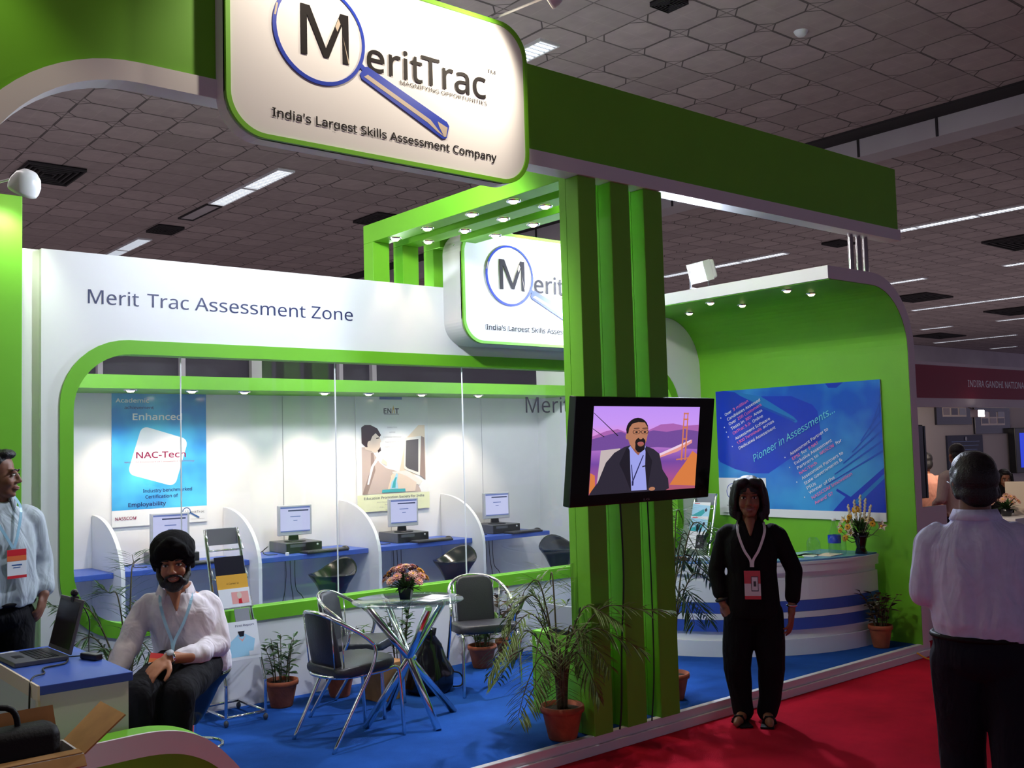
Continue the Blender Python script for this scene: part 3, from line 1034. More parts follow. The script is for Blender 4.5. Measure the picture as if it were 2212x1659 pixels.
b.tube(catmull([(4.66, 4.34, 1.46), (4.665, 4.335, 0.9), (4.66, 4.335, 0.4), (4.63, 4.338, 0.108)], 6), 0.005, 6)
tag(b.build('power_cable', 'cable'), 'second thin cable under the right half of the television', 'cable')
# ---------------------------------------------------------------- prints
class Print:
    """flat artwork on a panel: layers of coloured shapes in local x,z, facing -y"""
    def __init__(self, y=0.0, step=0.00025):
        self.b = MB(); self.m = []; self.y = y; self.step = step; self.n = 0
    def _mi(self, m):
        if m not in self.m:
            self.m.append(m)
        self.b.mi = self.m.index(m)
        self.n += 1
        return self.y - self.n * self.step
    def poly(self, m, pts):
        y = self._mi(m)
        self.b.sheet(pts, y)
        return self
    def text(self, m, s, x, z, cap, w=None, **k):
        y = self._mi(m)
        self.b.text(s, x, z, cap, w, y=y, **k)
        return self
    def build(self, name, parent):
        return self.b.build(name, self.m, parent)
def flat(name, rgb, rough=0.3):
    G[name] = mat(name, srgb(*rgb), rough)
    return name
for n_, c_ in (('p_cyan', (60, 165, 225)), ('p_navy', (25, 30, 95)), ('p_maroon', (140, 30, 75)), ('p_white', (235, 235, 240)), ('p_pale', (222, 226, 190)),
               ('p_brown', (60, 45, 40)), ('p_skin', (225, 205, 190)), ('p_sleeve', (190, 172, 165)), ('p_sleeve2', (150, 130, 122)), ('p_beige', (226, 206, 184)), ('p_mon', (225, 222, 218)), ('p_scrn', (88, 85, 88)),
               ('p_teal', (60, 165, 175)), ('p_steelblue', (60, 100, 160)), ('p_gold', (215, 165, 70)), ('p_royal', (26, 58, 195)), ('p_sky', (36, 120, 200)), ('p_mid', (28, 80, 190)), ('p_pink', (240, 120, 175)), ('p_aqua', (120, 225, 235)),
               ('p_red', (215, 50, 60)), ('p_orange', (232, 120, 70)), ('p_grey', (150, 150, 158)), ('p_dark', (40, 38, 48)), ('p_mustard', (222, 168, 70)), ('p_salmon', (238, 170, 165)), ('p_ltblue', (165, 210, 235))):
    flat(n_, c_, 0.18)
def blue_art(name, a, bcol, scale=1.2):
    m = mat(name, a, 0.14)
    nt = m.node_tree
    p = nt.nodes['Principled BSDF']
    tc = nt.nodes.new('ShaderNodeTexCoord')
    n = nt.nodes.new('ShaderNodeTexNoise')
    n.inputs['Scale'].default_value = scale
    n.inputs['Detail'].default_value = 3
    nt.links.new(tc.outputs['Object'], n.inputs['Vector'])
    r = nt.nodes.new('ShaderNodeValToRGB')
    r.color_ramp.elements[0].position = 0.38
    r.color_ramp.elements[0].color = (*a, 1)
    r.color_ramp.elements[1].position = 0.62
    r.color_ramp.elements[1].color = (*bcol, 1)
    nt.links.new(n.outputs['Fac'], r.inputs['Fac'])
    nt.links.new(r.outputs['Color'], p.inputs['Base Color'])
    G[name] = m
    return name
blue_art('nac_art', srgb(50, 140, 215), srgb(90, 205, 240), 1.6)
blue_art('pioneer_art', srgb(30, 90, 205), srgb(62, 158, 225), 1.5)

# test poster: blue sheet with a tilted white rounded square
t = thing('poster', 'blue test poster with a tilted white rounded square, left on the room wall', 'poster', (2.935, 8.935, 1.195))
MB().box(0, 0.845, 0, 0.012, 0, 1.15).build('sheet', 'poster', t)
p = Print(-0.0002)
p.poly('nac_art', [(0, .142), (.845, .142), (.845, 1.15), (0, 1.15)])
def rot_rrect(cx, cz, hw, r, ang, n=8):
    c, s = math.cos(ang), math.sin(ang)
    return [(cx + a * c - b_ * s, cz + a * s + b_ * c) for a, b_ in rrect(-hw, hw, -hw, hw, r, n)]
p.poly('p_white', rot_rrect(.405, .598, .218, .06, math.radians(-17)))
p.text('p_white', 'Academic', .034, 1.072, .042, .29, bold=.014)
p.text('p_navy', 'achievement', .11, 1.016, .030, .255, bold=.010)
p.text('p_white', 'Enhanced', .18, .920, .066, .44, bold=.016)
p.text('p_maroon', 'NAC-Tech', .208, .586, .064, .445, bold=.016)
p.text('p_maroon', 'NASSCOM Assessment of Competence-Technology', .108, .546, .016, .625)
p.text('p_navy', 'Industry benchmarked', .267, .286, .034, .44, bold=.010)
p.text('p_navy', 'Certification of', .288, .233, .034, .29, bold=.010)
p.text('p_navy', 'Employability', .139, .168, .040, .33, bold=.014)
p.text('p_maroon', 'NASSCOM', .028, .058, .032, .18, bold=.010)
p.poly('p_steelblue', [(.655 + .038 * math.cos(a * PI / 10), .098 + .038 * math.sin(a * PI / 10)) for a in range(20)])
p.poly('p_white', [(.655 + .030 * math.cos(a * PI / 10), .098 + .030 * math.sin(a * PI / 10)) for a in range(20)])
p.text('p_dark', 'M', .640, .084, .028, .03)
p.poly('p_steelblue', [(.686, .082), (.694, .090), (.775, .045), (.770, .033)])
p.text('p_dark', 'eritTrac', .690, .083, .024, .13)
p.text('p_dark', "India's Largest Skills Assessment", .69, .026, .008, .13)
p.build('print', t)

# second poster: a man at a computer
t = thing('poster', 'white poster of a dark haired man typing at a computer, on the room wall', 'poster', (5.352, 8.935, 1.17))
MB().box(0, 0.882, 0, 0.012, 0, 1.18).build('sheet', 'poster', t)
p = Print(-0.0002)
p.poly('p_steelblue', [(.285, 1.148), (.562, 1.148), (.562, 1.175), (.285, 1.175)])
p.text('p_dark', 'EN', .333, 1.004, .062, .095, bold=.02)
p.text('p_dark', 'T', .470, 1.004, .062, .050, bold=.02)
p.poly('p_gold', [(.432, 1.004), (.452, 1.09), (.470, 1.004), (.462, 1.004), (.452, 1.05), (.440, 1.004)])
p.poly('p_dark', [(.335, .994), (.52, .994), (.52, .998), (.335, .998)])
p.poly('p_beige', [(.50, .36), (.84, .36), (.84, .88), (.76, .88), (.60, .74)])
p.poly('p_sleeve', [(.062, .18), (.062, .66), (.12, .66), (.20, .60), (.27, .50), (.35, .44), (.50, .40), (.62, .34), (.72, .30), (.78, .18)])
p.poly('p_sleeve2', [(.062, .18), (.12, .18), (.22, .42), (.20, .60), (.17, .60), (.165, .44)])
p.poly('p_white', [(.12, .28), (.14, .28), (.20, .46), (.26, .53), (.235, .55), (.17, .46)])
p.poly('p_skin', [(.10, .64), (.11, .74), (.22, .80), (.275, .775), (.285, .74), (.296, .715), (.28, .70), (.283, .67), (.265, .62), (.22, .60), (.17, .62)])
p.poly('p_brown', [(.062, .70), (.06, .86), (.10, .885), (.17, .885), (.25, .85), (.295, .78), (.275, .76), (.23, .80), (.19, .77), (.165, .72), (.15, .66), (.11, .66)])
p.poly('p_skin', ell(.155, .68, .026, .045))
p.poly('p_brown', [(.235, .742), (.275, .748), (.27, .757), (.236, .752)])
p.poly('p_brown', [(.255, .60), (.29, .62), (.283, .66), (.27, .64), (.25, .625)])
p.poly('p_skin', [(.29, .50), (.36, .46), (.36, .50), (.31, .54)])
p.poly('p_mon', [(.565, .43), (.585, .75), (.79, .765), (.775, .345), (.60, .41)])
p.poly('p_scrn', [(.585, .455), (.60, .72), (.755, .735), (.745, .385), (.61, .43)])
p.poly('p_sleeve2', [(.765, .35), (.79, .765), (.83, .75), (.835, .30)])
p.poly('p_mon', [(.42, .40), (.60, .41), (.80, .29), (.76, .25), (.45, .35)])
p.poly('p_skin', [(.40, .36), (.50, .385), (.60, .35), (.72, .28), (.70, .19), (.50, .19), (.43, .27)])
p.poly('p_beige', [(.36, .22), (.42, .38), (.48, .36), (.44, .22)])
for i, (s_, w_) in enumerate((("India's first", .12), ('online', .07), ('Combined Entrance', .22), ('Examination for', .17), ('Higher Education', .19))):
    p.text('p_grey', s_, .43, .852 - i * .050, .018, w_, align='C')
p.poly('p_pale', [(0, .005), (.88, .005), (.88, .175), (0, .175)])
p.poly('p_teal', [(.29, .19), (.58, .19), (.575, .222), (.295, .222)])
p.poly('p_ltblue', [(.39, .225), (.49, .225), (.475, .30), (.49, .37), (.47, .385), (.44, .33), (.41, .30)])
p.poly('p_teal', [(.41, .235), (.455, .235), (.46, .30), (.475, .345), (.455, .34), (.43, .30)])
p.text('p_navy', 'Education Promotion Society for India', .075, .128, .030, .735, bold=.006)
for i, (s_, w_) in enumerate((('PHD House, 4th Floor, Siri Fort Marg', .42), ('August Kranti Marg', .24), ('Ph. : 011 - 2656201', .36), ('Email : info@epsi', .22))):
    p.text('p_grey', s_, .44, .090 - i * .026, .014, w_, align='C')
p.build('print', t)

# ---------------------------------------------------------------- curved dividers, worktops and computers
DX = [2.79, 3.955, 5.165, 6.405]
dn = ['leftmost white curved divider, left of the blue test poster', 'white curved divider just right of the brochure stand', 'white curved divider behind the flowers on the table', 'white curved divider over the chair with its back to the wall']
prof = [(8.945, 0.102), (8.945, 1.31)] + [(8.945 - 0.72 * math.sin(math.radians(a)), 0.80 + 0.51 * math.cos(math.radians(a))) for a in range(6, 91, 6)] + [(8.225, 0.102)]
for x, lab in zip(DX, dn):
    b = MB()
    b.prism(prof, x - 0.016, x + 0.016, 'yz')
    tag(b.build('desk_divider', 'wlam'), lab, 'divider', 'curved desk dividers')
edges = [1.71] + DX + [7.45]
wl = ['blue desk top at the far left end of the room', 'blue desk top under the blue test poster', 'blue desk top under the bare wall between the posters', 'blue desk top under the poster of a man at a computer', 'rightmost blue desk top, ending beside the green columns']
for i, lab in enumerate(wl):
    a, c = edges[i] + (0.018 if i else 0), edges[i + 1] - (0.018 if i < 4 else 0)
    b = MB()
    b.box(a, c, 8.40, 8.94, 0.825, 0.87, bev=0.004)
    tag(b.build('worktop', 'blue'), lab, 'desk', 'blue desk tops')
em('m_screen', (205, 208, 248), 0.95)
em('m_title', (110, 130, 200), 0.8)
em('m_dark', (60, 70, 110), 0.8)
def monitor():
    t = thing('monitor', '', 'monitor', (0, 0, 0), 0, 'room monitors')
    MB().box(-.165, .165, -.012, .03, .155, .435, bev=0.006).build('bezel', 'steel2', t)
    b = MB()
    b.box(-.145, .145, -.0145, -.012, .19, .42)
    s_ = b.build('screen', 'm_screen', t)
    p = Print(-0.0146)
    p.poly('m_title', [(-.145, .405), (.145, .405), (.145, .42), (-.145, .42)])
    p.poly('m_dark', [(-.07, .378), (.13, .378), (.13, .39), (-.07, .39)])
    p.poly('m_title', [(-.05, .325), (.05, .325), (.05, .333), (-.05, .333)])
    p.poly('m_title', [(-.02, .29), (.02, .29), (.02, .297), (-.02, .297)])
    p.poly('m_title', [(-.145, .19), (.145, .19), (.145, .20), (-.145, .20)])
    p.build('screen_picture', s_)
    MB().prism([(-.05, .10), (.05, .10), (.04, .18), (-.04, .18)], .03, .05).build('stand', 'black', t)
    MB().lathe([(0, .098), (.10, .098), (.095, .108), (0, .112)], seg=20).build('base', 'black', t)
    return t
G['steel2'] = mat('silver_plastic', (0.45, 0.47, 0.52), 0.4)
def computer():
    t = thing('desktop_computer', '', 'computer', (0, 0, 0), 0, 'desktop computers')
    MB().box(-.17, .19, -.19, .2, 0.0, .096, bev=0.005).build('case', 'pcgrey', t)
    b = MB()
    b.box(-.165, .185, -.196, -.188, .004, .092, bev=0.003)
    f_ = b.build('front_panel', 'black', t)
    MB().box(-.13, .02, -.199, -.195, .055, .082).build('disc_drive', 'pcgrey', f_)
    MB().lathe([(0, 0), (.01, 0), (.01, .006), (0, .006)], mx=Matrix.Translation((.14, -.196, .07)) @ Matrix.Rotation(PI / 2, 4, 'X'), seg=12).build('power_button', 'steel2', f_)
    return t
G['pcgrey'] = mat('dark_grey_plastic', (0.08, 0.085, 0.10), 0.4)
def keyboard():
    t = thing('keyboard', '', 'keyboard', (0, 0, 0), 0, 'keyboards')
    MB().box(-.22, .22, -.075, .075, 0.0, .016, bev=0.004).build('body', 'black', t)
    b = MB()
    for r_ in range(5):
        for c_ in range(15):
            b.box(-.21 + c_ * .028, -.186 + c_ * .028, -.065 + r_ * .026, -.043 + r_ * .026, .016, .021)
    b.build('keys', 'pcgrey', t)
    return t
def mouse():
    t = thing('mouse', '', 'mouse', (0, 0, 0), 0, 'computer mice')
    b = MB()
    b.ball((0, 0, .0), (.03, .05, .032), 14, 10)
    bmesh.ops.bisect_plane(b.bm, geom=b.bm.verts[:] + b.bm.edges[:] + b.bm.faces[:], plane_co=(0, 0, 0), plane_no=(0, 0, 1), clear_inner=True)
    b.build('shell', 'black', t)
    return t
place = ['behind the seated man', 'by the bare wall between posters', 'before the poster of a typing man', 'rightmost, beside the green columns']
mx_ = [(3.345, 1), (4.53, 1), (5.74, 1), (6.945, 1)]
mo = pc = kb = ms = None
for i, (x, k) in enumerate(mx_):
    def put(proto, fn, loc, rz, label):
        if proto is None:
            proto = fn()
            proto.location = loc
            proto.rotation_euler = (0, 0, rz)
            proto['label'] = label
            return proto
        dup(proto, loc, rz, label)
        return proto
    mo = put(mo, monitor, (x, 8.69, 0.87), math.radians(-6), 'silver flat monitor with a pale blue screen ' + place[i])
    pc = put(pc, computer, (x + 0.02, 8.735, 0.871), math.radians(-4), 'flat dark desktop computer under the monitor ' + place[i])
    kb = put(kb, keyboard, (x + 0.18, 8.462, 0.871), math.radians(2), 'black keyboard ' + place[i])
    ms = put(ms, mouse, (x + 0.44, 8.53, 0.8705), 0.2, 'black mouse right of the keyboard ' + place[i])
dup(ms, (2.08, 8.55, 0.8705), 0.5, 'black mouse alone on the far left desk top')
random.seed(3)
cl = ['tangled black cables on the desk behind the seated man', 'thin black cables looping under the desk between the posters', 'black cables under the desk above the table flowers', 'black cables hanging under the rightmost desk']
for i, (x, k) in enumerate(mx_):
    t = thing('cable', cl[i], 'cable', (0, 0, 0), 0, 'computer cables')
    for j in range(3):
        sx_ = x + 0.02 + 0.05 * j
        pts = [(sx_, 8.93, 0.82), (sx_ - .01, 8.90, 0.62 - .05 * j), (sx_ + .05 * (j - 1), 8.88, 0.42), (sx_ + .12 * (j - 1), 8.89, 0.25), (sx_ + .20 * (j - 1), 8.90, 0.107)]
        MB().tube(catmull(pts, 5), 0.004, 5).build('strand', 'cable', t)
    pts = [(x - .25, 8.55, .876), (x - .33, 8.62, .876), (x - .30, 8.74, .90), (x - .22, 8.80, .93), (x - .26, 8.86, .88), (x - .36, 8.80, .876)]
    MB().tube(catmull(pts, 5), 0.004, 5).build('strand', 'cable', t)
b = MB().box(4.30, 4.33, 8.42, 8.44, 0.87, 0.90, bev=0.003)
tag(b.build('small_box', 'paper'), 'tiny white cube on the desk edge left of a keyboard', 'box')

# black tapering bar stools
def stool(loc, rz, lab, s=1.0, h=0.64):
    t = thing('bar_stool', lab, 'stool', loc, rz, 'black bar stools')
    b = MB()
    seg = 28
    prof_ = [(0.035, h - .30), (0.07, h - .26), (0.10, h - .20), (0.145, h - .10), (0.20, h - .015), (0.205, h), (0.19, h), (0.13, h - .05), (0.0, h - .07)]
    b.lathe(prof_, seg=seg)
    for v in b.bm.verts:
        k_ = max(0, (v.co.z - (h - .12)) / .12)
        back = max(0.0, v.co.y / 0.2)
        v.co.z += k_ * (0.12 * back * back - 0.015)
        v.co.x *= 1.05
    b.build('seat', 'shell', t)
    MB().lathe([(.028, .03), (.028, h - .28)], seg=14).build('column', 'chrome', t)
    MB().lathe([(0, 0), (.19, 0), (.19, .008), (.10, .02), (.035, .035), (0, .035)], seg=28).build('base', 'chrome', t)
    MB().tube([(0.14 * math.cos(a * PI / 8), -0.02 + 0.14 * math.sin(a * PI / 8), .22) for a in range(-8, 1)] + [(0.03, 0, .22)], 0.009, 8).build('footrest', 'chrome', t)
    return t
G['shell'] = mat('glossy_black_shell', (0.010, 0.010, 0.013), 0.16)
st = stool((4.52, 7.98, 0.1), math.radians(-65), 'black tapered bar stool in the room, left one, above the chairs')
dup(st, (5.85, 7.98, 0.1), math.radians(-65), 'black tapered bar stool in the room, above the rear chair')
dup(st, (7.22, 8.0, 0.1), math.radians(-20), 'black tapered bar stool in the room, cut by the green columns')
q_ = dup(st, (2.09, 5.17, 0.1), math.radians(75), 'black tapered bar stool carrying the seated man in the turban')
q_.scale = (1, 1, .93)

# ---------------------------------------------------------------- blue poster on the green wall
t = thing('poster', 'wide blue poster with slanted white and pink text on the green wall', 'poster', (7.838, 6.35, 1.083), -PI / 2)
MB().box(0, 1.745, 0, 0.012, 0, 1.19, bev=0.002).build('board', 'poster', t)
p = Print(-0.0003)
p.poly('pioneer_art', [(0, .357), (.355, .357), (.70, .074), (1.745, .074), (1.745, 1.19), (0, 1.19)])
p.poly('pioneer_art', [(0, .357), (.70, .357), (.70, .074), (.55, .074), (.35, .357)])
p.poly('p_royal', [(.0, .55), (.02, .51), (.20, .44), (.39, .40), (.58, .40), (.85, .55), (1.16, .70), (1.13, .95), (1.08, 1.01), (.86, 1.10), (.53, 1.115), (.25, 1.17), (.10, 1.19), (0, 1.19)])
p.poly('p_sky', [(.25, 1.17), (.53, 1.115), (.88, .91), (.92, .87), (.90, .855), (.55, 1.02), (.30, 1.13), (.2, 1.19)])
p.poly('p_mid', [(.40, 1.085), (.86, .895), (.90, .875), (.88, .868), (.42, 1.05)])
p.poly('p_royal', [(1.22, 1.19), (1.25, 1.15), (1.33, 1.145), (1.40, 1.19)])
p.poly('p_royal', [(1.24, .074), (1.37, .20), (1.28, .25), (1.29, .27), (1.42, .20), (1.745, .45), (1.745, .074)])
p.poly('p_sky', [(1.45, .16), (1.745, .40), (1.745, .36), (1.48, .135)])
for k in range(7):
    a = 1.18 + k * .09
    p.poly('p_mid', [(a, .30 + k * .095), (a + .009, .295 + k * .095), (1.745, .58 + k * .085), (1.745, .60 + k * .085)])
p.poly('p_white', [(0, 0), (1.745, 0), (1.745, .074), (.55, .074), (.55, .357), (0, .357)])
ANG = math.radians(25.5)
def seg_text(parts, a, bnd, cap):
    """text from point a to point b, colours in turn"""
    ang = math.atan2(bnd[1] - a[1], bnd[0] - a[0])
    L = math.hypot(bnd[0] - a[0], bnd[1] - a[1])
    tot = sum(len(s_) for s_, m_ in parts)
    pos = 0
    for s_, m_ in parts:
        n_ = len(s_.rstrip())
        lead = len(s_) - len(s_.lstrip())
        x_ = a[0] + math.cos(ang) * L * (pos + lead) / tot
        z_ = a[1] + math.sin(ang) * L * (pos + lead) / tot
        p.text(m_, s_.strip(), x_, z_, cap, L * (n_ - lead) / tot, rot=ang, bold=.010)
        pos += len(s_)
Wt, Pk = 'p_white', 'p_pink'
seg_text([('Over ', Wt), ('3 million', Pk)], (.111, .947), (.388, 1.071), .032)
seg_text([('Candidates Assessed', Wt)], (.136, .901), (.525, 1.074), .032)
seg_text([('Over ', Wt), ('250 Customers', Pk)], (.156, .856), (.540, 1.03), .032)
seg_text([('Tests in ', Wt), ('300+ ', Pk), ('Areas', Wt)], (.179, .812), (.546, .977), .032)
seg_text([('OnTrac 5.0- ', Pk), ('Online', Wt)], (.199, .766), (.552, .924), .032)
seg_text([('Assessment Software', Wt)], (.225, .716), (.630, .896), .032)
seg_text([('1300 Terminals ', Pk), ('across', Wt)], (.245, .673), (.672, .871), .032)
seg_text([('Dedicated Assessment', Wt)], (.263, .625), (.686, .814), .032)
a_ = math.atan2(.912 - .508, 1.264 - .428)
p.text('p_aqua', 'Pioneer in Assessments...', .428, .508, .075, .98, rot=a_, shear=.35)
seg_text([('Assessment Partner to', Wt)], (.835, .561), (1.236, .782), .032)
seg_text([('EPSI ', Pk), ('for ', Wt), ('E-NAT', Pk)], (.857, .519), (1.133, .663), .032)
seg_text([('Exclusive Assessment', Wt)], (.878, .477), (1.27, .682), .032)
seg_text([('Partners to ', Wt), ('NASSCOM ', Pk), ('for', Wt)], (.905, .435), (1.369, .68), .032)
seg_text([('NAC-Tech', Pk)], (.927, .389), (1.109, .485), .032)
seg_text([('Assessment Partners to', Wt)], (.949, .343), (1.375, .573), .032)
seg_text([('State Governments &', Wt)], (.974, .297), (1.365, .515), .032)
seg_text([('PSUs', Wt)], (.998, .257), (1.091, .303), .032)
seg_text([('Winner of the', Wt)], (1.02, .216), (1.282, .359), .032)
seg_text([('NASSCOM Innovation', Pk)], (1.045, .171), (1.453, .391), .032)
seg_text([("Award' 07", Pk)], (1.071, .126), (1.258, .22), .032)
for u_, v_ in ((.061, .932), (.1, .84), (.122, .794), (.142, .747), (.186, .655), (.776, .545), (.822, .454), (.891, .323), (.966, .189)):
    p.poly(Wt, ell(u_, v_, .006, .006, 8))
p.build('print', t)
lg = MB().box(.04, .50, -.0200, -.0190, .03, .33).build('logo_plate', 'p_white', t)
logo(lg, .03, .055, .31, -0.0202, dy=0.0008)

# ---------------------------------------------------------------- curved reception counter
G['bluegrey'] = mat('blue_grey_laminate', (0.10, 0.22, 0.48), 0.25)
t = thing('reception_counter', 'white curved reception counter with two blue bands, in front of the green wall', 'counter', (0, 0, 0))
CC = (7.60, 6.20)
def ringband(r0, r1, z0, z1, a0=-83.3, a1=-178, n=40):
    A = [(CC[0] + r1 * math.cos(math.radians(a0 + (a1 - a0) * i / n)), CC[1] + r1 * math.sin(math.radians(a0 + (a1 - a0) * i / n))) for i in range(n + 1)]
    B = [(CC[0] + r0 * math.cos(math.radians(a0 + (a1 - a0) * i / n)), CC[1] + r0 * math.sin(math.radians(a0 + (a1 - a0) * i / n))) for i in range(n + 1)]
    b = MB()
    b.prism(A + B[::-1], z0, z1, 'xy')
    return b
ringband(1.40, 1.515, 0.1, 0.80).build('body', 'wlam', t)
ringband(1.5155, 1.545, 0.1, 0.225).build('plinth', 'wlam', t)
ringband(1.5155, 1.538, 0.295, 0.385).build('blue_band', 'blue', t)
ringband(1.5155, 1.538, 0.436, 0.520).build('blue_band', 'blue', t)
ringband(1.5155, 1.532, 0.522, 0.690).build('panel', 'wlam', t)
ringband(1.5155, 1.538, 0.387, 0.434).build('panel', 'wlam', t)
ringband(1.5155, 1.545, 0.741, 0.800).build('upper_panel', 'wlam', t)
ringband(1.02, 1.55, 0.801, 0.822).build('rim', 'wlam', t)
ringband(1.03, 1.535, 0.8225, 0.835).build('top', 'bluegrey', t)
# ---------------------------------------------------------------- chrome tube chairs
def chair(loc, rz, lab):
    t = thing('chair', lab, 'chair', loc, rz, 'black and chrome chairs')
    def pad(b, w, d, h, r, fx):
        b.prism(rrect(-w, w, -d, d, r, 6), -h, h, 'xy')
        es = [e for e in b.bm.edges if abs(e.verts[0].co.z - e.verts[1].co.z) < 1e-5]
        bmesh.ops.bevel(b.bm, geom=es, offset=h * 0.8, segments=3, affect='EDGES', profile=0.5)
        bmesh.ops.transform(b.bm, matrix=fx, verts=b.bm.verts)
    b = MB()
    pad(b, .205, .205, .028, .07, Matrix.Translation((0, -.01, .43)) @ Matrix.Rotation(math.radians(-3), 4, 'X'))
    b.build('seat', 'vinyl', t, smooth=True)
    b = MB()
    pad(b, .135, .185, .018, .06, Matrix.Translation((0, .20, .575)) @ Matrix.Rotation(math.radians(80), 4, 'X'))
    for v in b.bm.verts:
        v.co.y -= v.co.x ** 2 * 1.2
    b.build('backrest', 'vinyl', t, smooth=True)
    for s in (-1, 1):
        MB().tube(catmull([(s * .205, -.245, .0), (s * .20, -.225, .33), (s * .195, -.20, .405), (s * .195, -.10, .398), (s * .19, .05, .395)], 5), .011, 8).build('leg', 'chrome', t)
        MB().tube(catmull([(s * .215, .255, .0), (s * .225, .10, .26), (s * .232, .0, .43), (s * .232, -.03, .52), (s * .228, -.02, .57)], 5), .011, 8).build('leg', 'chrome', t)
        MB().tube([(s * .15, .215, .725), (s * .135, .185, .40)], .004, 6).build('wire', 'chrome', t)
        MB().tube([(s * .185, .17, .69), (s * .165, .14, .40)], .004, 6).build('wire', 'chrome', t)
    MB().tube(catmull([(-.228, -.02, .57), (-.222, .05, .63), (-.195, .155, .695), (-.12, .225, .745), (0, .25, .762), (.12, .225, .745), (.195, .155, .695), (.222, .05, .63), (.228, -.02, .57)], 6), .012, 8).build('arm_hoop', 'chrome', t)
    MB().tube(catmull([(-.19, .05, .395), (-.17, .15, .395), (-.09, .205, .395), (0, .215, .395), (.09, .205, .395), (.17, .15, .395), (.19, .05, .395)], 5), .010, 8).build('seat_frame', 'chrome', t)
    return t
c0 = chair((3.145, 5.375, 0.1), math.radians(93), 'black and chrome chair nearest the camera, its back turned left')
dup(c0, (3.52, 5.895, 0.1), math.atan2(.62, .78), 'black and chrome chair between the table and the white wall, partly behind the near chair')
dup(c0, (4.47, 5.79, 0.1), math.radians(-22), 'black and chrome chair right of the table, facing the camera')

# ---------------------------------------------------------------- glass table on crossed tubes
t = thing('glass_table', 'round glass table on four crossed chrome tubes', 'table', (3.60, 5.42, 0.1))
MB().lathe([(0, .742), (.346, .742), (.352, .746), (.346, .750), (0, .750)], seg=48).build('glass_top', 'tglass', t)
for ax, ay in ((-.29, .06), (0.0, -.30), (.33, -.01), (.07, .36)):
    k = .88
    MB().tube([(ax, ay, 0.0), (-ax * k, -ay * k, .735)], .023, 12).build('leg', 'chrome', t)
b = MB()
b.ball((0.02, 0.02, .385), (.045, .045, .028), 14, 8)
b.build('hub', 'chrome', t)

# ---------------------------------------------------------------- plants
def leaf(b, base, d, up, L, wd, fold=0.25, bend=0.25):
    d = V(d).normalized()
    s = d.cross(V(up))
    s = s.normalized() if s.length > 1e-4 else d.orthogonal().normalized()
    n = s.cross(d)
    p = V(base)
    bm = b.bm
    n0 = len(bm.faces)
    mid, lft, rgt = [], [], []
    for q, k in ((0, 0.0), (.3, .85), (.6, .95), (.85, .5), (1.0, 0.0)):
        c = p + d * (L * q) - n * (bend * L * q * q)
        mid.append(bm.verts.new(c))
        lft.append(bm.verts.new(c + s * (wd * k * .5) + n * (fold * wd * k * .5)) if k else mid[-1])
        rgt.append(bm.verts.new(c - s * (wd * k * .5) + n * (fold * wd * k * .5)) if k else mid[-1])
    for i in range(4):
        for side in (lft, rgt):
            q = [mid[i], mid[i + 1], side[i + 1], side[i]]
            u = []
            for v in q:
                if v not in u:
                    u.append(v)
            if len(u) >= 3:
                f = bm.faces.new(u)
                f.smooth = True
    b._tag(n0)
def pot(t, r, h, mat_='terra'):
    MB().lathe([(0, 0), (r * .62, 0), (r * .66, .01), (r * .90, h * .78), (r * .92, h * .80), (r, h * .82), (r * 1.02, h * .90), (r, h), (r * .9, h), (r * .86, h * .86), (0, h * .86)], seg=24).build('pot', mat_, t)
    b = MB()
    b.lathe([(0, h * .90), (r * .5, h * .90), (r * .86, h * .87)], seg=18)
    b.build('soil', 'soil', t)
def bush(loc, lab, r, h, H, n, leafL, leafW, lm, seed, spread=.5, per=9, name='potted_plant', potm='terra', cat='plant'):
    rnd = random.Random(seed)
    t = thing(name, lab, cat, loc, 0, 'potted plants')
    pot(t, r, h, potm)
    st_, fo = MB(), MB()
    for i in range(n):
        a = 2 * PI * i / n + rnd.uniform(-.4, .4)
        out = spread * rnd.uniform(.3, 1.0)
        hh = (H - h) * rnd.uniform(.7, 1.0)
        x0, y0 = r * .4 * math.cos(a), r * .4 * math.sin(a)
        pts = [(x0, y0, h * .8), (x0 + out * .35 * hh * math.cos(a), y0 + out * .35 * hh * math.sin(a), h + hh * .5), (x0 + out * hh * math.cos(a), y0 + out * hh * math.sin(a), h + hh)]
        P = catmull(pts, 6)
        st_.tube(P, [.005 - .003 * q / len(P) for q in range(len(P))], 5)
        for k in range(per):
            q = .25 + .75 * k / (per - 1)
            p = P[min(len(P) - 1, int(q * (len(P) - 1)))]
            b_ = rnd.uniform(0, 2 * PI)
            d = V((math.cos(b_), math.sin(b_), rnd.uniform(.1, .9)))
            leaf(fo, p, d, (0, 0, 1), leafL * rnd.uniform(.7, 1.15), leafW * rnd.uniform(.8, 1.1))
    st_.build('stem', 'stem', t)
    fo.build('foliage', lm, t, recalc=False)
    return t
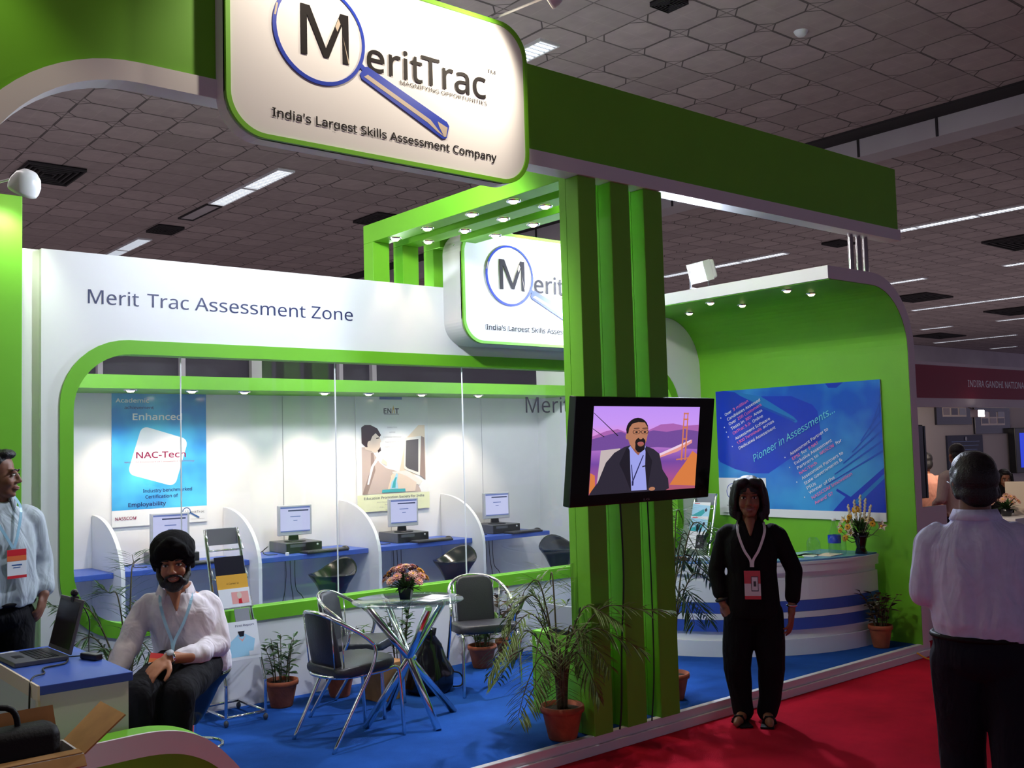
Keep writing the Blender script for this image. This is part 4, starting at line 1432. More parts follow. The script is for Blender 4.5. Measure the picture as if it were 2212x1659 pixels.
def palm(loc, lab, r, h, fronds, seed, lm='leaf2', L=.19, stems=None, name='potted_palm'):
    """fronds: (direction degrees, tip reach, peak height, tip height)"""
    rnd = random.Random(seed)
    t = thing(name, lab, 'plant', loc, 0, 'potted plants')
    pot(t, r, h)
    st_, fo = MB(), MB()
    for ang, reach, zp, zt in fronds:
        a = math.radians(ang)
        x0, y0 = rnd.uniform(-.03, .03), rnd.uniform(-.03, .03)
        P = catmull([(x0, y0, h * .8), (x0 + reach * .10 * math.cos(a), y0 + reach * .10 * math.sin(a), h + (zp - h) * .5), (x0 + reach * .42 * math.cos(a), y0 + reach * .42 * math.sin(a), zp), (x0 + reach * .78 * math.cos(a), y0 + reach * .78 * math.sin(a), zp * .6 + zt * .4), (reach * math.cos(a), reach * math.sin(a), zt)], 10)
        n = len(P)
        st_.tube(P, [.007 - .0055 * q / n for q in range(n)], 5)
        i0 = int(n * .36)
        for i in range(i0, n):
            if i % 4 == 3:
                continue
            tng = (P[min(i + 1, n - 1)] - P[i - 1]).normalized()
            q = (i - i0) / (n - i0)
            ln = L * (0.55 + .75 * math.sin(PI * min(1, q * .85 + .12))) * rnd.uniform(.85, 1.1)
            side = tng.cross(V((0, 0, 1)))
            side = side.normalized() if side.length > 1e-3 else V((1, 0, 0))
            for s in (-1, 1):
                d = tng * .55 + side * (s * 1.0) + V((0, 0, rnd.uniform(-.15, .35)))
                leaf(fo, P[i], d, (0, 0, 1), ln, .013, .2, .22)
    for q in (stems or []):
        st_.tube(catmull(q, 6), [.016] * (6 * (len(q) - 1) + 1), 7)
    st_.build('stem', 'stem', t)
    fo.build('foliage', lm, t, recalc=False)
    return t
palm((4.02, 4.47, 0.1), 'potted palm in a clay pot in front of the left green column', .128, .19,
     [(150, .42, .62, .38), (170, .45, .72, .50), (205, .36, .66, .36), (130, .34, .80, .62), (100, .28, .88, .78), (60, .20, .92, .84), (188, .38, .50, .20), (-55, .36, .74, .66), (-44, .62, .74, .72), (-66, .30, .62, .42), (-50, .48, .62, .50), (230, .26, .56, .30), (250, .30, .66, .50), (120, .40, .52, .30), (-75, .25, .50, .26), (175, .30, .40, .15)], 11, 'leaf2', .15,
     [[(-.02, 0, .15), (-.015, 0, .35), (0, 0, .48)], [(.03, .01, .15), (.035, .0, .33), (.05, -.01, .44)]])
palm((5.15, 4.63, 0.1), 'tall thin potted palm between the right green column and the woman', .115, .17,
     [(-30, .42, .80, .60), (-20, .36, .92, .72), (0, .34, 1.05, .86), (-15, .40, 1.12, 1.02), (20, .30, 1.20, 1.12), (60, .22, 1.32, 1.22), (-75, .18, .66, .50), (100, .18, 1.05, .9), (-20, .30, .70, .48), (35, .45, .95, .75), (10, .22, .98, .85)], 5, 'leafd', .15)
bush((3.20, 6.36, 0.1), 'leafy plant in a clay pot beside the brochure stand leg', .112, .175, .47, 8, .085, .032, 'leafd', 2, .35, 12)
bush((3.62, 6.32, 0.1), 'bushy light green plant in a pot, seen through the chair legs', .105, .16, .50, 10, .12, .032, 'leaf', 3, .6, 9)
bush((4.13, 6.33, 0.1), 'plant with upright leafy stems behind the glass table legs', .10, .16, .60, 7, .075, .034, 'leafd', 4, .22, 14)
bush((4.88, 6.33, 0.1), 'green leafy plant in a clay pot behind the chair on the right', .112, .17, .43, 9, .13, .05, 'leaf', 6, .55, 7)
bush((5.20, 6.40, 0.1), 'bronze leaved plant in a clay pot right of the rear chair', .105, .16, .56, 6, .09, .05, 'leafr', 8, .3, 10)
bush((5.50, 6.24, 0.1), 'fine leaved plant in a dark pot half behind the palm', .10, .15, .48, 9, .12, .022, 'leaf2', 9, .5, 10, potm='leafr')
bush((7.56, 4.545, 0.1), 'dark bushy plant in a clay pot in front of the green wall end', .095, .18, .44, 9, .085, .05, 'leafr', 10, .55, 9)
palm((2.08, 6.10, 0.1), 'feathery dark palm behind the desk, left of the seated man', .12, .18,
     [(180, .42, .66, .50), (160, .40, .80, .86), (200, .36, .60, .36), (20, .28, .80, .62), (60, .20, 1.0, 1.10), (110, .22, .86, .92), (0, .30, .66, .44), (230, .30, .60, .40), (300, .28, .62, .46), (150, .30, .48, .28), (40, .24, .56, .36)], 17, 'leafd', .15)
# dracaena beyond the green wall
rnd = random.Random(4)
t = thing('potted_plant', 'spiky grass-like plant just past the edge of the green wall', 'plant', (8.48, 5.12, 0.0), 0, 'potted plants')
pot(t, .14, .26)
st_, fo = MB(), MB()
st_.tube([(0, 0, .2), (.01, 0, .6), (-.01, 0, .86)], .016, 7)
for i in range(56):
    a, e = rnd.uniform(0, 2 * PI), rnd.uniform(-.2, 1.2)
    leaf(fo, (-.01, 0, .84 + rnd.uniform(-.10, .05)), (math.cos(a) * math.cos(e), math.sin(a) * math.cos(e), math.sin(e)), (0, 0, 1), rnd.uniform(.28, .42), .016, .2, .4)
st_.build('stem', 'stem', t)
fo.build('foliage', 'leafd', t, recalc=False)

# ---------------------------------------------------------------- flowers
def blossom(b, c, r, kind, rnd, up=(0, 0, 1)):
    q = V(up).to_track_quat('Z', 'Y').to_matrix().to_4x4()
    T = Matrix.Translation(c) @ q
    n = 10 if kind != 'lily' else 5
    for ring, (rr, el) in enumerate(((1.0, .15), (.85, .55), (.6, 1.3)) if kind != 'lily' else ((1.0, 1.0),)):
        for k in range(n):
            a = 2 * PI * (k + .5 * ring) / n
            d = T.to_3x3() @ V((math.cos(a), math.sin(a), el))
            leaf(b, T @ V((0, 0, 0)), d, T.to_3x3() @ V((0, 0, 1)), r * rr, r * .62, .3, .3)
    b.mi = 1
    b.ball(tuple(T @ V((0, 0, r * .12))), (r * .28, r * .28, r * .2), 8, 6)
    b.mi = 0
for n_, c_ in (('f_pink', (0.86, 0.42, 0.36)), ('f_yellow', (0.85, 0.45, 0.03)), ('f_maroon', (0.10, 0.008, 0.03)), ('f_cream', (0.72, 0.62, 0.48)), ('f_brown', (0.10, 0.04, 0.015)), ('f_peach', (0.90, 0.55, 0.42)), ('f_straw', (0.66, 0.54, 0.36))):
    G[n_] = mat(n_, c_, 0.7)
t = thing('flower_arrangement', 'low bowl of pink, yellow and maroon flowers on the glass table', 'flowers', (3.60, 5.44, 0.8505))
MB().lathe([(0, 0), (.045, 0), (.062, .085), (.055, .085), (.052, .07), (0, .07)], seg=4, smooth=False).build('bowl', 'gloss', t)
rnd = random.Random(21)
fo = MB()
for i in range(70):
    a, e = rnd.uniform(0, 2 * PI), rnd.uniform(.1, 1.4)
    leaf(fo, (.03 * math.cos(a), .03 * math.sin(a), .07), (math.cos(a) * math.cos(e), math.sin(a) * math.cos(e), math.sin(e)), (0, 0, 1), rnd.uniform(.07, .13), .022)
fo.build('foliage', 'leafd', t, recalc=False)
kinds = ['f_pink'] * 9 + ['f_peach'] * 8 + ['f_yellow'] * 3 + ['f_maroon'] * 9
rnd.shuffle(kinds)
for i, kd in enumerate(kinds):
    a = i * 2.399
    e = math.asin(min(1, .22 + .78 * (i + .5) / len(kinds)))
    R_ = .125 if kd != 'f_maroon' else .135
    c = (R_ * 1.1 * math.cos(a) * math.cos(e), R_ * 1.1 * math.sin(a) * math.cos(e), .085 + R_ * math.sin(e))
    b = MB()
    blossom(b, c, .034 if kd != 'f_maroon' else .02, 'daisy', rnd, (c[0], c[1], .12))
    b.build('flower', [kd, 'f_yellow' if kd != 'f_yellow' else 'f_maroon'], t, recalc=False)
for i, (dx, dy, rz_) in enumerate(((.10, -.13, .2), (.15, -.07, .45))):
    b = MB().box(-.09, .09, -.06, .06, 0, .003, Matrix.Rotation(rz_, 4, 'Z'))
    tag(b.build('brochure', 'p_white' if i else 'paper', loc=(3.60 + dx, 5.42 + dy, .8505 + i * .0035)), 'white leaflet lying %s on the glass table' % ('on top of another' if i else 'flat nearest the edge'), 'brochure')

t = thing('flower_arrangement', 'tall vase of sunflowers, lilies and dried stalks on the counter end', 'flowers', (7.61, 4.715, 0.8355))
MB().lathe([(0, 0), (.05, 0), (.035, .05), (.05, .12), (.075, .17), (.065, .17), (.03, .06), (0, .05)], seg=18).build('vase', 'gloss', t)
rnd = random.Random(33)
fo = MB()
st_ = MB()
for i in range(46):
    a, e = rnd.uniform(0, 2 * PI), rnd.uniform(.1, 1.4)
    leaf(fo, (.03 * math.cos(a), .03 * math.sin(a), .15 + rnd.uniform(0, .08)), (math.cos(a) * math.cos(e), math.sin(a) * math.cos(e), math.sin(e)), (0, 0, 1), rnd.uniform(.07, .13), .03)
pts = [('f_yellow', -.02, .02, .36, .040), ('f_yellow', -.10, .05, .22, .034), ('f_yellow', .02, -.09, .27, .036), ('f_yellow', .03, -.03, .28, .030), ('f_yellow', -.04, .07, .30, .030), ('f_yellow', .0, .11, .26, .028), ('f_yellow', -.04, -.14, .25, .028), ('f_yellow', -.10, .08, .13, .034), ('f_yellow', -.12, .11, .19, .026),
       ('f_cream', -.06, .10, .27, .045), ('f_cream', -.09, .04, .21, .05), ('f_cream', -.02, -.20, .23, .05), ('f_cream', -.10, .02, .17, .045), ('f_cream', .0, -.07, .27, .045), ('f_cream', -.05, .14, .22, .045)]
for kd, x, y, z, r_ in pts:
    b = MB()
    kind = 'daisy' if kd == 'f_yellow' else 'lily'
    blossom(b, (x, y, z), r_, kind, rnd, (x - .12, y - .03, .10))
    b.build('flower', [kd, 'f_brown' if kd == 'f_yellow' else 'f_yellow'], t, recalc=False)
    st_.tube([(0, 0, .1), (x * .6, y * .6, z * .7), (x, y, z)], .003, 5)
for x, y, z in ((-.01, -.02, .46), (-.04, .02, .42), (.02, -.05, .43), (-.02, -.12, .38), (-.04, .08, .38)):
    b = MB()
    b.tube([(0, 0, .1), (x * .7, y * .7, z * .7), (x, y, z)], .003, 5)
    for k in range(12):
        q = .68 + .32 * k / 12
        b.ball((x * q, y * q + .004 * (-1) ** k, z * q + .002 * k), (.009, .009, .014), 6, 5)
    b.build('dried_stalk', 'f_straw', t)
fo.build('foliage', 'leafd', t, recalc=False)
st_.build('stem', 'stem', t)

# bottles, papers and leaflets on the counter
ZC = .8355
t = thing('water_bottle', 'clear water bottle with a blue label on the white counter', 'bottle', (7.50, 4.89, ZC))
MB().lathe([(0, 0), (.048, 0), (.052, .01), (.052, .13), (.046, .155), (.030, .205), (.016, .25), (.014, .268)], seg=24).build('body', 'bottle', t)
MB().lathe([(.0535, .085), (.0535, .15)], seg=24).build('label', 'p_royal', t)
MB().lathe([(0, .266), (.017, .266), (.017, .288), (0, .288)], seg=16).build('cap', 'paper', t)
for i, (x, y, s, lab) in enumerate(((7.40, 4.80, 1.0, 'clear plastic jug beside the labelled water bottle'), (7.36, 5.0, .8, 'squat clear jar left of the labelled water bottle'))):
    b = MB()
    b.lathe([(0, 0), (.06 * s, 0), (.072 * s, .02), (.07 * s, .12 * s), (.045 * s, .16 * s), (.03 * s, .17 * s)], seg=24)
    tag(b.build('plastic_jar', 'bottle', loc=(x, y, ZC)), lab, 'jar')
lf = [(7.23, 4.96, .3, 'p_white', 'white leaflet on the counter right beside the woman'), (7.10, 5.02, .7, 'green', 'green leaflet on the counter beside the woman'), (7.30, 5.06, 1.1, 'p_ltblue', 'pale blue leaflet lying behind the white ones on the counter'),
      (7.36, 4.86, .1, 'f_cream', 'cream folded card at the foot of the water bottle'), (6.62, 5.20, -.4, 'p_ltblue', 'pale blue sheet on the counter left of the woman'), (6.32, 5.62, -.7, 'f_brown', 'brown notebook on the counter behind the palm'), (6.48, 5.48, -.5, 'p_white', 'white sheet between the notebook and the woman')]
for x, y, rz_, m_, lab in lf:
    h_ = .022 if 'notebook' in lab else .004
    b = MB().box(-.105, .105, -.075, .075, 0, h_, Matrix.Rotation(rz_, 4, 'Z'))
    tag(b.build('notebook' if 'notebook' in lab else 'leaflet', m_, loc=(x, y, ZC)), lab, 'notebook' if 'notebook' in lab else 'leaflet')

# ---------------------------------------------------------------- brochure stands
def stand(loc, rz, lab, w=.232, depth=.40, top=1.20):
    t = thing('brochure_stand', lab, 'stand', loc, rz, 'brochure stands')
    for s in (-1, 1):
        MB().tube(catmull([(s * w * .57, 0, .06), (s * w * .57, 0, .10), (s * w * .57, 0, .24), (s * w * .57, .02, .30), (s * w * .52, .20, .74), (s * w * .48, depth * .88, top)], 5), .011, 8).build('pole', 'chrome', t)
        MB().tube([(s * w * .57, 0, .055), (s * w * .57, depth, .055)], .010, 8).build('base_tube', 'chrome', t)
        for y in (0, depth):
            b = MB()
            b.ball((s * w * .57, y, .022), (.016, .016, .0215), 10, 8)
            b.build('castor', 'pcgrey', t)
    for y in (0, depth):
        MB().tube([(-w * .57, y, .055), (w * .57, y, .055)], .010, 8).build('base_tube', 'chrome', t)
    b = MB()
    b.box(-w * .49, w * .49, depth * .86, depth * .88, top - .105, top + .005, bev=.003)
    b.build('header_panel', 'steel', t)
    for k in range(4):
        q = .25 + k * .20
        y, z = .02 + (depth * .86) * q - .02, .30 + (top - .30) * q
        b = MB()
        b.tube([(-w * .5, y + .01, z + .06), (-w * .5, y - .025, z), (w * .5, y - .025, z), (w * .5, y + .01, z + .06)], .004, 6)
        b.tube([(-w * .5, y + .02, z), (w * .5, y + .02, z)], .004, 6)
        b.build('shelf_wire', 'chrome', t)
    return t
SA = (2.832, 6.115, 0.1)
sd = stand(SA, 0, 'chrome brochure stand on castors behind the seated man')
dup(sd, (7.20, 6.235, 0.1), -PI / 2 + .12, 'chrome brochure stand behind the counter, seen between columns and woman')
def brochures(loc, rz, items, w=.232, depth=.40, top=1.20):
    R = Matrix.Translation(loc) @ Matrix.Rotation(rz, 4, 'Z')
    for q, hw, hh, art, lab, dx in items:
        y, z = .02 + depth * .86 * q - .045, .30 + (top - .30) * q + .006
        t = thing('brochure', lab, 'brochure', tuple(R @ V((dx, y, z))), rz, None)
        t.rotation_euler = (math.radians(-17), 0, rz)
        MB().box(-hw, hw, 0, .005, 0, hh).build('cover', art[0], t)
        p = Print(-.0004)
        art[1](p, hw, hh)
        if p.n:
            p.build('print', t)
def art_none(p, hw, hh): pass
def art_career(p, hw, hh):
    p.text('p_brown', 'A Career in', 0, hh * .45, .014, hw * .8, align='C')
def art_pink(p, hw, hh):
    p.poly('p_salmon', [(-hw * .2, .02), (hw * .9, .02), (hw * .9, hh * .8), (-hw * .2, hh * .8)])
    p.poly('p_red', [(hw * .2, .02), (hw * .45, .02), (hw * .4, hh * .5), (hw * .25, hh * .5)])
    p.poly('p_skin', ell(hw * .3, hh * .6, .016, .022))
def art_report(p, hw, hh):
    p.text('p_navy', 'First Report', -hw * .3, hh * .86, .016, hw * 1.1)
    p.poly('p_ltblue', [(-hw * .8, .02), (hw * .5, .02), (hw * .75, hh * .5), (hw * .2, hh * .66), (-hw * .2, hh * .66), (-hw * .8, hh * .45)])
    p.poly('p_salmon', [(-hw * .25, hh * .62), (0, hh * .46), (hw * .25, hh * .62), (0, hh * .52)])
    p.poly('p_dark', [(-hw * .2, hh * .74), (hw * .2, hh * .74), (hw * .12, hh * .60), (-hw * .12, hh * .60)])
    p.poly('p_white', [(hw * .3, .02), (hw * .8, .02), (hw * .8, hh * .2), (hw * .3, hh * .2)])
def art_sea(p, hw, hh):
    p.poly('p_ltblue', [(-hw, 0), (hw, 0), (hw, hh * .8), (-hw, hh * .9)])
    p.poly('p_teal', [(-hw, hh * .2), (hw * .3, hh * .6), (hw * .5, hh * .4), (-hw * .2, 0), (-hw, 0)])
    p.poly('p_dark', [(hw * .4, hh * .55), (hw * .6, hh * .68), (hw * .75, hh * .55), (hw * .6, hh * .42)])
    p.poly('p_red', [(-hw * .8, hh * .90), (-hw * .2, hh * .90), (-hw * .2, hh * .94), (-hw * .8, hh * .94)])
def art_plain(p, hw, hh):
    p.poly('p_dark', [(0, .0), (hw, .0), (hw, hh * .8), (0, hh * .8)])
    p.poly('p_grey', [(hw * .2, hh * .2), (hw * .5, hh * .25), (hw * .4, hh * .5)])
brochures(SA, 0, [(.64, .10, .15, ('p_dark', art_none), 'dark booklet at the top of the stand behind the seated man', 0),
                  (.55, .105, .115, ('p_mustard', art_career), 'mustard yellow brochure on the stand behind the seated man', .0),
                  (.45, .105, .12, ('p_white', art_pink), 'white brochure with a pink picture behind the seated man\'s shoulder', .0),
                  (.30, .05, .13, ('p_grey', art_none), 'narrow grey booklet on the stand beside the seated man', .03),
                  (.10, .115, .24, ('p_white', art_report), 'white report cover with a blue figure, lowest on the stand', .0)])
brochures((7.20, 6.235, 0.1), -PI / 2 + .12, [(.74, .095, .16, ('p_white', art_sea), 'upper blue and white brochure on the stand behind the counter', 0),
                  (.60, .095, .16, ('p_white', art_sea), 'second blue and white brochure on the stand behind the counter', 0),
                  (.45, .095, .16, ('p_white', art_plain), 'white brochure with a dark half on the stand behind the counter', 0)])

# ---------------------------------------------------------------- low green plinth with a laptop-like player on it
b = MB().box(4.29, 4.66, 4.56, 5.04, 0.1, .615, bev=.004)
tag(b.build('green_plinth', 'green'), 'low green box behind the potted palm, beside the columns', 'plinth')
t = thing('media_player', 'small dark player with a lit lid on the green box behind the palm', 'player', (4.42, 4.74, .616))
MB().box(-.12, .12, -.15, .15, 0, .028, bev=.004).build('body', 'black', t)
MB().box(-.12, -.11, -.15, .15, .028, .18, bev=.003).build('lid', 'steel2', t)

# black plastic bag slumped behind the table
rnd = random.Random(9)
t = thing('bag', 'crumpled shiny black bag on the blue carpet behind the table', 'bag', (4.14, 5.99, 0.1))
b = MB()
b.lathe([(0, 0.005), (.15, .0), (.175, .05), (.165, .14), (.13, .24), (.08, .32), (.05, .38), (.07, .43), (.02, .44), (0, .43)], seg=26)
from mathutils import noise as mnoise
for v in b.bm.verts:
    n_ = mnoise.noise(v.co * 9) * .035 + mnoise.noise(v.co * 22) * .018
    if v.co.z > .02:
        v.co += V((v.co.x, v.co.y, 0)).normalized() * n_ if (v.co.x or v.co.y) else V()
b.build('body', 'gloss', t)
MB().tube(catmull([(.14, -.04, .12), (.22, -.06, .10), (.26, -.05, .05), (.22, -.08, .015), (.15, -.08, .02)], 5), .006, 6).build('strap', 'cable', t)
b = MB().box(-.11, .11, -.10, .10, 0, .25, Matrix.Rotation(.1, 4, 'Z'), bev=.004)
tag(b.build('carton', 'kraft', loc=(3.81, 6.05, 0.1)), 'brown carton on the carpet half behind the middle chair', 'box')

# ---------------------------------------------------------------- desk at left with laptop
t = thing('desk', 'white desk with a blue top in the left foreground', 'desk', (0, 0, 0))
MB().box(1.185, 1.572, 4.515, 5.46, .822, .86, bev=.003).build('top', 'blue', t)
MB().box(1.195, 1.557, 4.53, 4.555, .1, .822).build('front_panel', 'wlam', t)
MB().box(1.535, 1.557, 4.556, 5.44, .1, .822).build('side_panel', 'wlam', t)
MB().box(1.195, 1.213, 4.556, 5.44, .1, .822).build('side_panel', 'wlam', t)
b = MB()
b.box(1.1835, 1.1925, 4.513, 5.46, .80, .8615)
b.box(1.188, 1.197, 4.522, 4.56, .1, .80)
b.build('edge_strip', 'f_cream', t)
t = thing('laptop', 'open dark laptop on the blue desk top', 'laptop', (1.44, 5.14, .861), math.radians(2))
MB().box(-.235, 0, -.15, .15, 0, .022, bev=.004).build('base', 'pcgrey', t)
b = MB()
for r_ in range(5):
    for c_ in range(13):
        b.box(-.04 - r_ * .02 - .016, -.04 - r_ * .02, -.13 + c_ * .0202, -.113 + c_ * .0202, .022, .025)
b.build('keys', 'black', t)
MB().box(-.20, -.16, -.035, .035, .022, .0232).build('touchpad', 'black', t)
b = MB()
b.box(-.006, .006, -.15, .15, 0, .25, Matrix.Translation((.006, 0, .022)) @ Matrix.Rotation(math.radians(14), 4, 'Y'), bev=.003)
b.build('lid', 'lidgrey', t)
G_ = MB()
G_.box(-.0075, -.0065, -.135, .135, .02, .235, Matrix.Translation((.006, 0, .022)) @ Matrix.Rotation(math.radians(14), 4, 'Y'))
G_.build('screen', 'scroff', t)
t = thing('webcam', 'small black webcam clipped on top of the laptop screen', 'webcam', (1.507, 5.12, 1.127))
b = MB()
b.ball((0, 0, .022), (.018, .02, .018), 12, 8)
b.build('body', 'gloss', t)
MB().box(-.012, .016, -.02, .02, -.03, .006, bev=.003).build('clip', 'black', t)
MB().tube(catmull([(.01, -.01, .0), (.06, -.02, -.10), (.05, -.05, -.20), (.03, -.12, -.262)], 5), .003, 5).build('lead', 'cable', t)
b = MB().box(-.05, .05, -.04, .04, 0, .004, Matrix.Rotation(.3, 4, 'Z'))
tag(b.build('paper_sheet', 'p_white', loc=(1.27, 5.37, .861)), 'small white sheet on the desk behind the laptop', 'paper')
b = MB().tube(catmull([(1.45, 5.02, .868), (1.40, 4.90, .866), (1.30, 4.86, .866), (1.27, 4.74, .866), (1.20, 4.66, .868), (1.175, 4.60, .80), (1.172, 4.60, .5), (1.165, 4.62, .2)], 6), .004, 6)
tag(b.build('laptop_cable', 'cable'), 'black cable trailing from the laptop over the desk edge', 'cable')
t = thing('power_adapter', 'black power adapter on the desk beside the laptop screen', 'adapter', (1.525, 4.93, .861), .3)
MB().box(-.02, .02, -.06, .06, 0, .028, bev=.006).build('brick', 'black', t)
MB().tube(catmull([(0, .06, .014), (.01, .08, .008), (-.01, .11, .006), (-.03, .13, .006)], 5), .003, 5).build('lead', 'cable', t)

# ---------------------------------------------------------------- carton with a black bag at lower left
t = thing('carton', 'open cardboard carton in the lower left corner with its flaps spread', 'box', (0, 0, 0))
X0, X1, Y0, Y1, ZT = .62, 1.205, 3.98, 4.235, .70
b = MB()
b.box(X0, X1, Y0, Y0 + .008, 0, ZT); b.box(X0, X1, Y1 - .008, Y1, 0, ZT)
b.box(X0, X0 + .008, Y0 + .008, Y1 - .008, 0, ZT); b.box(X1 - .008, X1, Y0 + .008, Y1 - .008, 0, ZT)
b.box(X0 + .008, X1 - .008, Y0 + .008, Y1 - .008, 0, .01)
b.build('body', 'lav', t)
def flap(pts, th, name, m_):
    b = MB()
    P = [V(p) for p in pts]
    n = (P[1] - P[0]).cross(P[3] - P[0]).normalized() * th
    vs = [b.bm.verts.new(p) for p in P] + [b.bm.verts.new(p + n) for p in P]
    for q in ((0, 1, 2, 3), (7, 6, 5, 4), (0, 4, 5, 1), (1, 5, 6, 2), (2, 6, 7, 3), (3, 7, 4, 0)):
        b.bm.faces.new([vs[i] for i in q])
    return b.build(name, m_, t)
flap([(X1, Y0, ZT), (X1, Y1, ZT), (X1 + .15, Y1 + .03, ZT + .115), (X1 + .15, Y0 + .0, ZT + .115)], .006, 'flap', 'card')
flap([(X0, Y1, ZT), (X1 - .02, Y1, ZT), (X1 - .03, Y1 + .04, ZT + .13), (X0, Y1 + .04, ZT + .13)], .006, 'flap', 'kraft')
flap([(X0, Y0, ZT), (X1, Y0, ZT), (X1, Y0 - .035, ZT - .035), (X0, Y0 - .035, ZT - .035)], .006, 'flap', 'card')
flap([(X0, Y0 + .005, ZT + .001), (X1 - .004, Y0 + .005, ZT + .001), (X1 - .004, Y0 + .055, ZT + .004), (X0, Y0 + .055, ZT + .004)], .004, 'rim', 'card')
t = thing('bag', 'black leather bag stuffed in the cardboard carton', 'bag', (.90, 4.12, .30))
b = MB()
b.box(-.26, .272, -.07, .09, -.2, .505, bev=.04)
for v in b.bm.verts:
    v.co.x += -.02 * (v.co.z > .3)
b.build('body', 'leather', t, smooth=True)
MB().tube(catmull([(-.20, .02, .49), (-.16, .03, .575), (.08, .03, .575), (.12, .02, .49)], 6), .011, 8).build('handle', 'leather', t)
MB().lathe([(0, 0), (.008, 0), (.008, .004), (0, .004)], mx=Matrix.Translation((.13, -.052, .36)) @ Matrix.Rotation(PI / 2, 4, 'X'), seg=12).build('stud', 'brass', t)
# ---------------------------------------------------------------- people
class Blob:
    """overlapping rounded shapes melted into one continuous surface"""
    def __init__(self):
        self.b = MB()
    def ell(self, c, r, rot=None):
        self.b.ball(tuple(c), r if isinstance(r, (tuple, list)) else (r, r, r), 18, 12, rot)
        return self
    def chain(self, pts, rs, n=None):
        pts = [V(p) for p in pts]
        for p, r in zip(pts, rs):
            self.b.ball(tuple(p), (r, r, r), 16, 10)
        for a, c, r0, r1 in zip(pts, pts[1:], rs, rs[1:]):
            self.b.tube([a, c], [r0, r1], 16)
        return self
    def rings(self, R, n=24):
        """R: (x, y, z, rx, ry) bottom to top"""
        bm = self.b.bm
        L = []
        for x, y, z, rx, ry in R:
            L.append([bm.verts.new((x + rx * math.copysign(abs(math.cos(a)) ** .85, math.cos(a)), y + ry * math.copysign(abs(math.sin(a)) ** .85, math.sin(a)), z)) for a in (2 * PI * k / n for k in range(n))])
        for A, B in zip(L, L[1:]):
            for k in range(n):
                bm.faces.new((A[k], A[(k + 1) % n], B[(k + 1) % n], B[k]))
        bm.faces.new(L[0][::-1])
        bm.faces.new(L[-1])
        return self
    def xform(self, T):
        bmesh.ops.transform(self.b.bm, matrix=T, verts=self.b.bm.verts)
        return self
    def add(self, other):
        me = bpy.data.meshes.new('tmp')
        other.b.bm.to_mesh(me)
        self.b.bm.from_mesh(me)
        bpy.data.meshes.remove(me)
        other.b.bm.free()
        return self
    def build(self, name, m, parent=None, vox=.006, it=3, fold=0.0, fscale=14.0, stretch=(1, 1, .35)):
        o = self.b.build(name, m)
        md = o.modifiers.new('r', 'REMESH'); md.mode = 'VOXEL'; md.voxel_size = vox
        sm = o.modifiers.new('s', 'SMOOTH'); sm.factor = .5; sm.iterations = it
        bpy.context.view_layer.update()
        dg = bpy.context.evaluated_depsgraph_get()
        me = bpy.data.meshes.new_from_object(o.evaluated_get(dg))
        o.modifiers.clear()
        old = o.data
        o.data = me
        bpy.data.meshes.remove(old)
        me.name = name
        if fold:
            nn = [v.normal.copy() for v in me.vertices]
            for v, n_ in zip(me.vertices, nn):
                c = V((v.co.x * stretch[0], v.co.y * stretch[1], v.co.z * stretch[2])) * fscale
                k = mnoise.noise(c + V((3, 7, 1))) * .7 + mnoise.noise(c * 2.1) * .3
                v.co += n_ * (k * fold)
        for p in me.polygons:
            p.use_smooth = True
        o.parent = parent
        return o
def skin(name, rgb):
    G[name] = mat(name, srgb(*rgb), 0.5, noise=.08, nscale=18)
    return name
skin('skin_warm', (176, 118, 86)); skin('skin_deep', (128, 82, 62)); skin('skin_mid', (150, 98, 72))
G['hair'] = mat('black_hair', (0.008, 0.007, 0.008), 0.42, bump=.5, bscale=160)
G['eyewhite'] = mat('eye_white', (0.62, 0.58, 0.55), 0.3)
G['iris'] = mat('dark_iris', (0.012, 0.008, 0.006), 0.15)
G['lip'] = mat('lip', (0.28, 0.10, 0.085), 0.45)
G['teeth'] = mat('teeth', (0.72, 0.68, 0.62), 0.3)
def cloth(name, rgb, rough=.85):
    m = G[name] = mat(name, srgb(*rgb), rough, noise=.05, nscale=30, spec=.2)
    nt = m.node_tree
    tc = nt.nodes.new('ShaderNodeTexCoord')
    mp = nt.nodes.new('ShaderNodeMapping')
    mp.inputs['Scale'].default_value = (1.0, 1.0, .45)
    n = nt.nodes.new('ShaderNodeTexNoise')
    n.inputs['Scale'].default_value = 9.0
    n.inputs['Detail'].default_value = 2.5
    n.inputs['Distortion'].default_value = 1.6
    bp = nt.nodes.new('ShaderNodeBump')
    bp.inputs['Strength'].default_value = .55
    bp.inputs['Distance'].default_value = .035
    nt.links.new(tc.outputs['Object'], mp.inputs['Vector'])
    nt.links.new(mp.outputs['Vector'], n.inputs['Vector'])
    nt.links.new(n.outputs['Fac'], bp.inputs['Height'])
    nt.links.new(bp.outputs['Normal'], nt.nodes['Principled BSDF'].inputs['Normal'])
cloth('shirt_white', (226, 220, 228)); cloth('shirt_grey', (176, 184, 190)); cloth('shirt_lilac', (218, 220, 250)); cloth('cloth_black', (20, 18, 22)); cloth('trouser_black', (17, 16, 21)); cloth('trouser_navy', (24, 24, 36)); cloth('shirt_cream', (226, 205, 190)); cloth('shirt_peach', (214, 150, 130)); cloth('turban', (10, 9, 12), .9)
